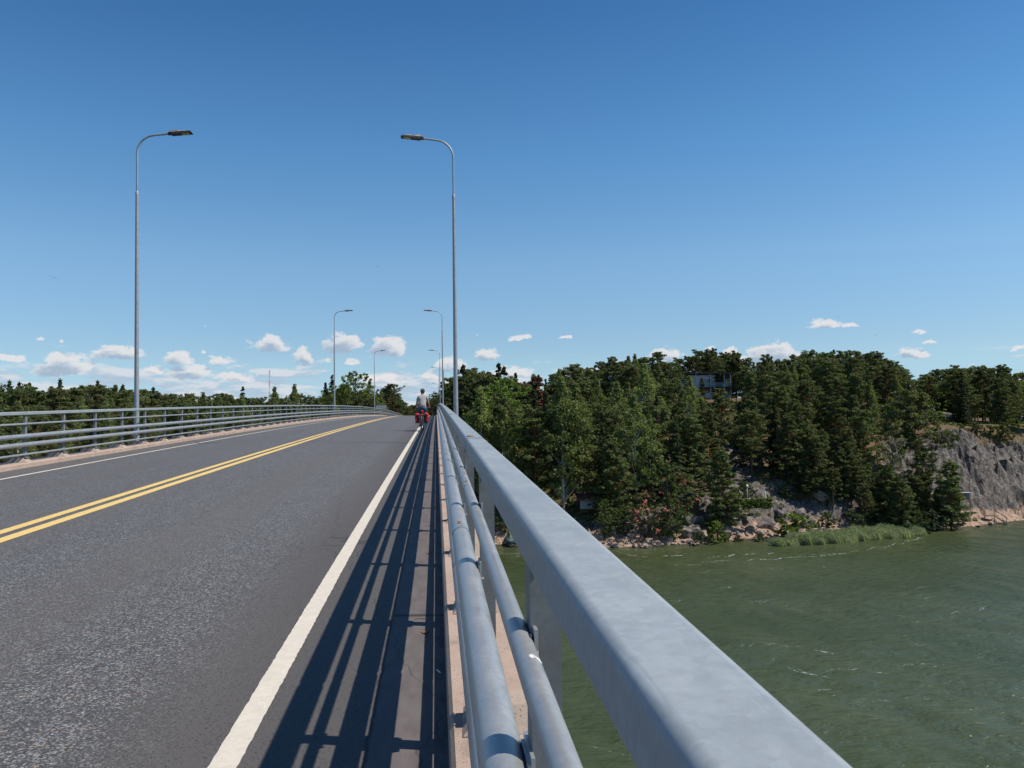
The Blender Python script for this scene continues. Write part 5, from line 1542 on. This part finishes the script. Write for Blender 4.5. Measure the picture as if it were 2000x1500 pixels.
# ------------------------------------------------------------------ reeds
V = []; T = []
rr = np.random.default_rng(3)
xg, yg = np.meshgrid(np.arange(36, 82, 1.0), np.arange(106, 128, 1.0)); RG = (ground_h(xg.ravel(), yg.ravel())[0]+WZ).reshape(xg.shape)
for i in range(9000):
    px = 1500+300*rr.random()**.85
    dmid = np.interp(px, [1500, 1560, 1640, 1700, 1760, 1800], [112.8, 113.6, 115.0, 117.5, 119.8, 121.2]); wd = np.interp(px, [1500, 1550, 1640, 1760, 1800], [.5, 3.4, 6.0, 5.5, 2.5])
    rag = math.sin(px*.11)*.5+math.sin(px*.23+1)*.35+math.sin(px*.057)*.6
    d = dmid+.5+rag*.55+(rr.random()**1.15)*wd; X, Y = ground_xy(px, d)
    zb = WZ-.1; h = rr.uniform(.5, 1.5)*(1+.28*math.sin(px*.09+d*1.3))*np.interp(px, [1500, 1560, 1740, 1800], [.55, 1, 1, .6])
    if (s := Y-np.interp(X, SHX, SHY)) > 1.0: zb = max(WZ-.1, RG[int(min(21, max(0, Y-106))), int(min(45, max(0, X-36)))]-.1)
    le = np.array([-.45, .1])*h*rr.uniform(.3, 1.4)+rr.normal(0, .18, 2)
    an = rr.random()*3.14; wv = np.array([math.cos(an), math.sin(an)])*.03
    b0 = np.array([X, Y]); b1 = b0+le*.4; b2 = b0+le
    V += [(*(b0-wv), zb), (*(b0+wv), zb), (*(b1+wv), zb+h*.6), (*(b1-wv), zb+h*.6), (*(b1-wv), zb+h*.6), (*(b1+wv), zb+h*.6), (*(b2+wv*.2), zb+h), (*(b2-wv*.2), zb+h)]; T += [rr.random()]*2
    for k in range(4):
        u = rr.uniform(.35, 1.0); q = b0+le*u*u; l = np.array([-.30, .05])*rr.uniform(.5, 1.5)+rr.normal(0, .12, 2); z = zb+h*u
        V += [(*q, z), (*(q+l*.5), z+.16), (*(q+l), z+.05), (*(q+l*.5), z+.08)]; T.append(rr.random())
V = np.array(V)
o = bpy.data.objects.new('reeds', crown_mesh('reeds', V, np.array(T), 'reed_blades')); link(o); tag(o, 'bed of blue-green reeds leaning in the wind along the shore', 'reeds', kind='stuff')

# undergrowth on the wooded slopes: ferns, heather, grass tufts
C = []; R_ = []
ur = np.random.default_rng(12)
for i in range(5200):
    px = ur.uniform(880, 2080); d = ur.uniform(113, 176)
    if px < 1150 and d < 119: continue
    if px > 1755 and d < 157: continue
    X, Y = ground_xy(px, d); s_ = Y-np.interp(X, SHX, SHY)
    if s_ < 4 or math.sin(X*.31+1.3*math.sin(Y*.23))*math.sin(Y*.37+X*.1) < -.35: continue
    if 1385 < px < 1460 and 128 < d < 160 and ur.random() < .8: continue
    C.append((X, Y, 0)); e = ur.uniform(.25, .75); R_.append((e, e, e*.6))
C = np.array(C); C[:, 2] = ground_h(C[:, 0], C[:, 1])[0]+WZ+.15
V, t = leaves(ur, C, np.array(R_), 16, .22, aspect=1.6, up_bias=.5)
o = bpy.data.objects.new('undergrowth', crown_mesh('undergrowth', V, t, 'dark_leaves')); link(o); tag(o, 'low ferns and shrubs covering the ground between the trees', 'undergrowth', kind='stuff')

# ------------------------------------------------------------------ glazed house on the hill
def local_frame(px, d, py_base):
    X, Y = ground_xy(px, d); z = at(px, py_base, d)[2]
    return X, Y, z
HX, HY, HZ = local_frame(1391, 177, 789)
house = empty('modern_house', (HX, HY, HZ), 'modern hilltop house with dark overhanging flat roof, pale columns and tall glazing', 'house', rz=math.radians(-8))
U = FPX/177          # px per metre at that distance
def hx(px): return (px-1391)/U
def hz(py): return (789-py)/U
def hbox(name, px0, px1, py0, py1, y0, y1, matn, parent=None, bev=0):
    m_ = MB(); m_.box(((hx(px0)+hx(px1))/2, (y0+y1)/2, (hz(py0)+hz(py1))/2), (hx(px1)-hx(px0), y1-y0, hz(py0)-hz(py1)))
    return m_.obj(name, MAT[matn], parent or house)
hbox('upper_wall', 1356, 1402.5, 755.5, 731, 1.4, 6.5, 'house_white')
hbox('inner_wall', 1403, 1434, 755.5, 731, 4.2, 6.5, 'house_dark')
hbox('left_wing_wall', 1334, 1355.5, 752, 733, 3.0, 7.0, 'house_blue_white')
m_ = MB(); m_.hexa([(hx(1351), .2, hz(729)), (hx(1434), .2, hz(729.5)), (hx(1434), 8, hz(729.5)), (hx(1351), 8, hz(729)), (hx(1351), .2, hz(725.8)), (hx(1434), .2, hz(727.5)), (hx(1434), 8, hz(727.5)), (hx(1351), 8, hz(725.8))])
roof = m_.obj('roof', MAT['house_dark'], house)
m_ = MB(); m_.box((hx(1371), 4, hz(724.2)), (.45, .45, .35)); m_.obj('roof_vent', MAT['house_white'], roof)
m_ = MB(); m_.hexa([(hx(1316), 2.4, hz(733)), (hx(1355), 2.4, hz(730.5)), (hx(1355), 8, hz(730.5)), (hx(1316), 8, hz(733)), (hx(1316), 2.4, hz(731.5)), (hx(1355), 2.4, hz(729)), (hx(1355), 8, hz(729)), (hx(1316), 8, hz(731.5))])
m_.obj('wing_roof', MAT['house_dark'], house)
for (a_, b_) in ((1371, 1384.5), (1386.5, 1401)):
    f_ = hbox('window', a_, b_, 754, 739, 1.28, 1.4, 'grey_metal_paint')
    w_ = (b_-a_-1.5)/2
    for k in (0, 1): hbox('pane', a_+.5+k*(w_+.5), a_+.5+k*(w_+.5)+w_, 753.4, 739.7, 1.23, 1.29, 'window_glass', f_)
f_ = hbox('window', 1404.5, 1417.5, 754.5, 732, 3.9, 4.1, 'grey_metal_paint')
for k in range(3): hbox('pane', 1404.9+k*4.25, 1408.7+k*4.25, 754, 732.6, 3.85, 3.91, 'teal_glass', f_)
f_ = hbox('window', 1420, 1430.5, 754.5, 739, 4.0, 4.2, 'grey_metal_paint')
for k in range(2):
    for j in range(2): hbox('pane', 1420.5+k*5, 1424.9+k*5, 754-j*7.4, 747.3-j*7.4, 3.94, 4.01, 'window_glass', f_)
for c_ in (1363.8, 1391.6, 1418.8, 1431.2): hbox('column', c_-.85, c_+.85, 787, 729.2, .55, .75, 'grey_metal_paint')
hbox('balcony_floor', 1370, 1433, 757.6, 755.6, .5, 4.4, 'house_dark')
bl = hbox('balcony_glass', 1370.5, 1432.5, 754.8, 747.5, .45, .48, 'teal_glass')
g_ = bl.data.materials; g_.clear(); gm = mat('balcony_glass', color=(.30, .40, .42), rough=.1); gm.node_tree.nodes['Principled BSDF'].inputs['Alpha'].default_value = .22; g_.append(gm)
hbox('handrail', 1370, 1433, 747.5, 746.9, .43, .50, 'grey_metal_paint')
hbox('lower_wall', 1372, 1432, 790, 757.8, 2.4, 6.5, 'plaster_beige')
hbox('plinth_wall', 1379, 1392, 789.5, 766.5, 1.6, 2.38, 'house_white')
for (a_, b_) in ((1380.5, 1388), (1393, 1403)): hbox('basement_window', a_, b_, 765, 761.5, 2.3, 2.41, 'window_glass')

# house with white chimney, mostly hidden
X, Y = ground_xy(1200, 192); zt = at(1200, 727, 192)[2]; U2 = FPX/192
h2 = empty('hillside_house', (X, Y, zt-6), 'house hidden among treetops, only its bright white chimney block and grey roof showing', 'house')
def b2(name, px0, px1, py0, py1, y0, y1, matn):
    m_ = MB(); m_.box(((px0+px1)/2/U2-1200/U2, (y0+y1)/2, 6-((py0+py1)/2-727)/U2), ((px1-px0)/U2, y1-y0, abs(py1-py0)/U2)); return m_.obj(name, MAT[matn], h2)
b2('chimney', 1197, 1211, 736, 727, -6, -4.5, 'house_white'); b2('chimney_cap', 1196, 1212, 726.8, 725.4, -6.2, -4.3, 'grey_metal_paint')
b2('roof', 1180, 1214, 744, 738, -8, 0, 'grey_wall'); b2('wall', 1183, 1211, 770, 744.2, -7.5, -.3, 'house_blue_white')
b2('window', 1188, 1193, 758, 750, -7.55, -7.4, 'window_glass')

# grey shed under the trees by the shore
X, Y, Z = local_frame(1148, 124, 993); U3 = FPX/124
sh = empty('boathouse', (X, Y, Z), 'small shed with pale grey wall and reddish-brown roof shaded by shoreline trees', 'shed')
def b3(name, x0, x1, y0, y1, z0, z1, matn, root=sh):
    m_ = MB(); m_.box(((x0+x1)/2, (y0+y1)/2, (z0+z1)/2), (x1-x0, y1-y0, z1-z0)); return m_.obj(name, MAT[matn], root)
for k in range(3): b3('wall_panel', -1.35+k*.93, -.44+k*.93, 0, .08, 0, 1.25, 'grey_wall')
b3('frame', -1.4, 1.5, .1, 2.6, -.6, 1.30, 'brown_wall')
m_ = MB(); m_.hexa([(-1.8, -.5, 1.32), (1.9, -.5, 1.32), (1.9, 2.9, 2.3), (-1.8, 2.9, 2.3), (-1.8, -.5, 1.42), (1.9, -.5, 1.42), (1.9, 2.9, 2.4), (-1.8, 2.9, 2.4)]); m_.obj('roof', MAT['red_brown_roof'], sh)
# brown cabin with dark roof by the big alder
X, Y, Z = local_frame(1350, 122.5, 1000)
cb = empty('sauna_cabin', (X, Y, Z), 'little brown cabin with dark gabled roof and metal chimney behind the big alder', 'cabin', rz=math.radians(20))
b3('wall', -1.3, 1.1, 0, 2.6, -.5, 1.9, 'brown_wall', cb)
for s in (-1, 1):
    m_ = MB(); x0, x1 = (-1.6, -.1) if s < 0 else (-.1, 1.4); z0, z1 = (1.75, 2.65) if s < 0 else (2.65, 1.75)
    m_.hexa([(x0, -.3, z0), (x1, -.3, z1), (x1, 2.9, z1), (x0, 2.9, z0), (x0, -.3, z0+.1), (x1, -.3, z1+.1), (x1, 2.9, z1+.1), (x0, 2.9, z0+.1)]); m_.obj('roof_slope', MAT['house_dark'], cb)
m_ = MB(); m_.tube([(.6, .8, 2.0), (.6, .8, 3.5)], .14, 12); m_.obj('chimney', MAT['steel'], cb)
b3('window', -.6, .2, -.04, .01, .6, 1.3, 'window_glass', cb)

# hedge, globe lamp, parasol, table
X0, Y0 = ground_xy(1430, 121.6); X1, Y1 = ground_xy(1502, 122.2); z0 = at(1466, 990, 122)[2]
C = []; R_ = []
for k in range(210):
    u = ur.random(); C.append((X0+(X1-X0)*u, Y0+(Y1-Y0)*u+ur.uniform(-.35, .35), z0+ur.uniform(-.1, 1.25))); R_.append((.28, .28, .2))
V, t = leaves(ur, np.array(C), np.array(R_), 40, .15, aspect=1.2)
V = V-np.array([(X0+X1)/2, (Y0+Y1)/2, z0]); o = bpy.data.objects.new('hedge', crown_mesh('hedge', V, t, 'hedge_leaves')); link(o); o.location = ((X0+X1)/2, (Y0+Y1)/2, z0)
tag(o, 'clipped green hedge in front of the globe lamp and white parasol', 'hedge')
X, Y = ground_xy(1455.5, 123.5); zb = at(1456, 985, 123.5)[2]; zt = at(1456, 949, 123.5)[2]
gl = empty('globe_lamp', (X, Y, zb), 'globe lamp on thin post behind the clipped hedge', 'lamp')
m_ = MB(); m_.tube([(0, 0, -.6), (0, 0, zt-zb-.15)], .045, 10); m_.obj('post', MAT['grey_metal_paint'], gl, True)
m_ = MB(); m_.ell((0, 0, zt-zb), (.21, .21, .21), 16, 10); m_.obj('globe', MAT['globe_glass'], gl, True)
X, Y = ground_xy(1490.5, 123); zb = at(1490, 984, 123)[2]; zt = at(1490, 958, 123)[2]; hgt = zt-zb
pa = empty('garden_parasol', (X, Y, zb), 'folded white parasol standing behind the right end of hedge', 'parasol')
m_ = MB(); m_.tube([(0, 0, -.5), (0, 0, hgt)], .025, 8); m_.obj('pole', MAT['weathered_wood'], pa)
m_ = MB(); m_.tube([(0, 0, hgt*.12), (0, 0, hgt*.3), (0, 0, hgt*.62), (0, 0, hgt*.88), (0, 0, hgt*.97), (0, 0, hgt)], [.17, .15, .11, .085, .05, .01], 12); m_.obj('canopy', MAT['parasol_cloth'], pa, True)
X, Y = ground_xy(1452, 124.5); zb = at(1452, 975, 124.5)[2]
tb = empty('garden_table', (X, Y, zb-.6), 'dark table behind the hedge beside the globe lamp', 'table')
m_ = MB(); m_.box((0, 0, .72), (1.7, .8, .05)); m_.obj('table_top', MAT['grey_wall'], tb)
for (dx, dy) in ((-.75, -.3), (.75, -.3), (-.75, .3), (.75, .3)): m_ = MB(); m_.box((dx, dy, .35), (.06, .06, .70)); m_.obj('leg', MAT['weathered_wood'], tb)

# covered motor boat pulled up on a slip under the railing
X, Y, Z = local_frame(1003, 117.6, 1061)
bt = empty('motor_boat', (X, Y, Z), 'white motor boat under green cover on a wooden slip at the water', 'boat', rz=math.radians(6))
m_ = MB(); V = []; F = []
st = [(-.0, .82, .62), (.6, .90, .70), (1.8, .92, .78), (3.0, .75, .86), (4.0, .38, .96), (4.5, .03, 1.02)]
for (y, wv, h) in st: V += [(-wv, y, h), (-wv*.86, y, .30), (0, y, .12 if y < 4 else .5), (wv*.86, y, .30), (wv, y, h)]
for i in range(5):
    for j in range(4): a_ = i*5+j; F.append((a_, a_+1, a_+6, a_+5))
F += [(0, 4, 3, 2, 1)]
for i in range(5): a_ = i*5; F.append((a_, a_+5, a_+9, a_+4))
m_.add(V, F); hl = m_.obj('hull', MAT['boat_white'], bt, True)
m_ = MB(); m_.hexa([(-.86, .1, .70), (.86, .1, .70), (.70, 3.2, .92), (-.70, 3.2, .92), (-.62, .5, 1.35), (.62, .5, 1.35), (.40, 2.6, 1.5), (-.40, 2.6, 1.5)]); bevel(m_.obj('cover', MAT['boat_cover'], bt), .1, 3)
m_ = MB(); m_.box((0, -.25, .78), (.34, .42, .5)); m_.box((0, -.28, .35), (.14, .2, .6)); bevel(m_.obj('outboard_motor', MAT['boat_dark'], bt), .05, 2)
sl_ = empty('boat_slip', (X, Y, Z), 'dark timber slip under the covered boat', 'slipway', rz=math.radians(6))
for s in (-1, 1): m_ = MB(); m_.box((s*.55, 1.4, .03), (.14, 5.6, .14)); m_.obj('rail_beam', MAT['weathered_wood'], sl_)
for k in range(6): m_ = MB(); m_.box((0, -1.1+k*.95, -.08), (1.9, .18, .10)); m_.obj('sleeper', MAT['weathered_wood'], sl_)

# concrete tub with a pole on the rock, bathing steps
X, Y = ground_xy(1881, 136.5); zb = at(1881, 973, 136.5)[2]
tu = empty('concrete_tub', (X, Y, zb), 'round concrete well ring sitting on the bare rock shelf', 'well ring')
m_ = MB(); nn = 28; V = []; F = []
for (r_, z) in ((.92, 0), (.92, 1.0), (.80, 1.0), (.80, .15)): V += [(r_*math.cos(6.2832*k/nn), r_*math.sin(6.2832*k/nn), z) for k in range(nn)]
for j in range(3):
    for k in range(nn): F.append((j*nn+k, j*nn+(k+1) % nn, (j+1)*nn+(k+1) % nn, (j+1)*nn+k))
m_.add(V, F); smooth_by_angle(m_.obj('ring', MAT['tub_concrete'], tu), 40)
m_ = MB(); m_.tube([(0, 0, .15), (0, 0, .98)], .79, 24); m_.obj('fill', MAT['house_white'], tu)
X, Y = ground_xy(1888, 138); zb = gz(X, Y)
m_ = MB(); m_.tube([(0, 0, -.5), (0, 0, at(1888, 935, 138)[2]-zb)], .05, 8); o = m_.obj('thin_post', MAT['weathered_wood']); o.location = (X, Y, zb); tag(o, 'thin dark post standing behind the concrete well ring', 'post')
X, Y = ground_xy(1936, shore_d(1936)+.6); zb = WZ
stp = empty('bathing_steps', (X, Y, zb), 'weathered wooden bathing steps with handrails leading down the pink rock', 'steps', rz=math.radians(-35))
m_ = MB(); m_.box((-.9, .7, 1.25), (1.7, 1.6, .08)); m_.obj('platform', MAT['weathered_wood'], stp)
for (dx, dy) in ((-1.6, 0), (-.2, 0), (-1.6, 1.3), (-.2, 1.3)): m_ = MB(); m_.tube([(dx, dy, -.5), (dx, dy, 1.25)], .06, 6); m_.obj('support', MAT['weathered_wood'], stp)
for k in range(6): m_ = MB(); m_.box((.25+k*.26, .3, 1.1-k*.22), (.26, .8, .05)); m_.obj('tread', MAT['weathered_wood'], stp)
for s in (-.12, .72):
    m_ = MB(); m_.tube([(-.1, s, 1.3), (-.1, s, 2.3)], .04, 6); m_.tube([(1.5, s, -.3), (1.5, s, 1.15)], .04, 6); m_.tube([(-.2, s, 2.2), (1.6, s, 1.0)], .035, 6); m_.tube([(-.1, s, 1.2), (1.7, s, -.2)], .05, 6); m_.obj('handrail', MAT['weathered_wood'], stp)

# grey dead tree and bare top near the right edge of the cliff wood
X, Y = ground_xy(1942, 166); zb = gz(X, Y)
dt = empty('dead_tree', (X, Y, zb), 'bare grey dead tree with twisted branches on top of the cliff', 'tree')
m_ = MB(); m_.tube([(0, 0, -.3), (.1, 0, 2.2), (-.1, .1, 4.5), (.2, 0, 6.6)], [.13, .11, .07, .02], 7); m_.obj('trunk', MAT['grey_twigs'], dt, True)
for k in range(11):
    z = ur.uniform(1.4, 6.0); an = ur.random()*6.28; L_ = ur.uniform(.8, 2.1); d_ = np.array([math.cos(an), math.sin(an), .15])
    m_ = MB(); m_.tube([(0, 0, z), tuple(np.array([0, 0, z])+d_*L_*.5+[0, 0, .15]), tuple(np.array([0, 0, z])+d_*L_+[0, 0, ur.uniform(-.3, .7)])], [.05, .035, .012], 5); m_.obj('branch', MAT['grey_twigs'], dt, True)

# radio mast far behind the left woods
X, Y = ground_xy(526, 900); zt = at(526, 722, 900)[2]
ma = empty('radio_mast', (X, Y, WZ+8), 'slender far radio mast above the left woods', 'mast')
Hm = zt-WZ-8; ns = 14
for k in range(ns):
    z0, z1 = Hm*k/ns, Hm*(k+1)/ns; m_ = MB(); cs = [(-.55, -.35), (.55, -.35), (0, .6)]
    for (x_, y_) in cs: m_.tube([(x_, y_, z0), (x_, y_, z1)], .11, 5)
    for q in range(3):
        a_, b_ = cs[q], cs[(q+1) % 3]; m_.tube([(*a_, z0), (*b_, (z0+z1)/2), (*a_, z1)], .06, 4)
    m_.obj('mast_section', MAT['mast_red' if k % 2 else 'mast_white'], ma)
# back of a road sign beyond the left railing
X, Y = ground_xy(745, 166); zt = at(745, 791.5, 166)[2]; zl = at(745, 798, 166)[2]; U4 = FPX/166
sg = empty('road_sign', (X, Y, zl-2.5), 'grey back of a long low road sign on three posts past the left railing', 'sign')
m_ = MB(); m_.box((0, 0, 2.5+(zt-zl)/2), (20.5/U4, .05, zt-zl)); m_.obj('sign_panel', MAT['sign_back'], sg)
for dx in (-.9, 0, .9): m_ = MB(); m_.tube([(dx, .06, -3), (dx, .06, 2.5+(zt-zl))], .05, 8); m_.obj('post', MAT['grey_metal_paint'], sg)
# wooden poles by the road past the crest
for (px, d, yt, lab) in ((867.5, 215, 722, 'brown wooden pole just right of the second right lamp'), (871, 260, 752, 'short brown wooden pole beside the taller one behind the right railing')):
    X, Y = ground_xy(px, d); zb = gz(X, Y); m_ = MB(); m_.tube([(0, 0, -.5), (0, 0, at(px, yt, d)[2]-zb)], [.17, .11], 8); o = m_.obj('utility_pole', MAT['pole_wood'], None, True); o.location = (X, Y, zb); tag(o, lab, 'pole')
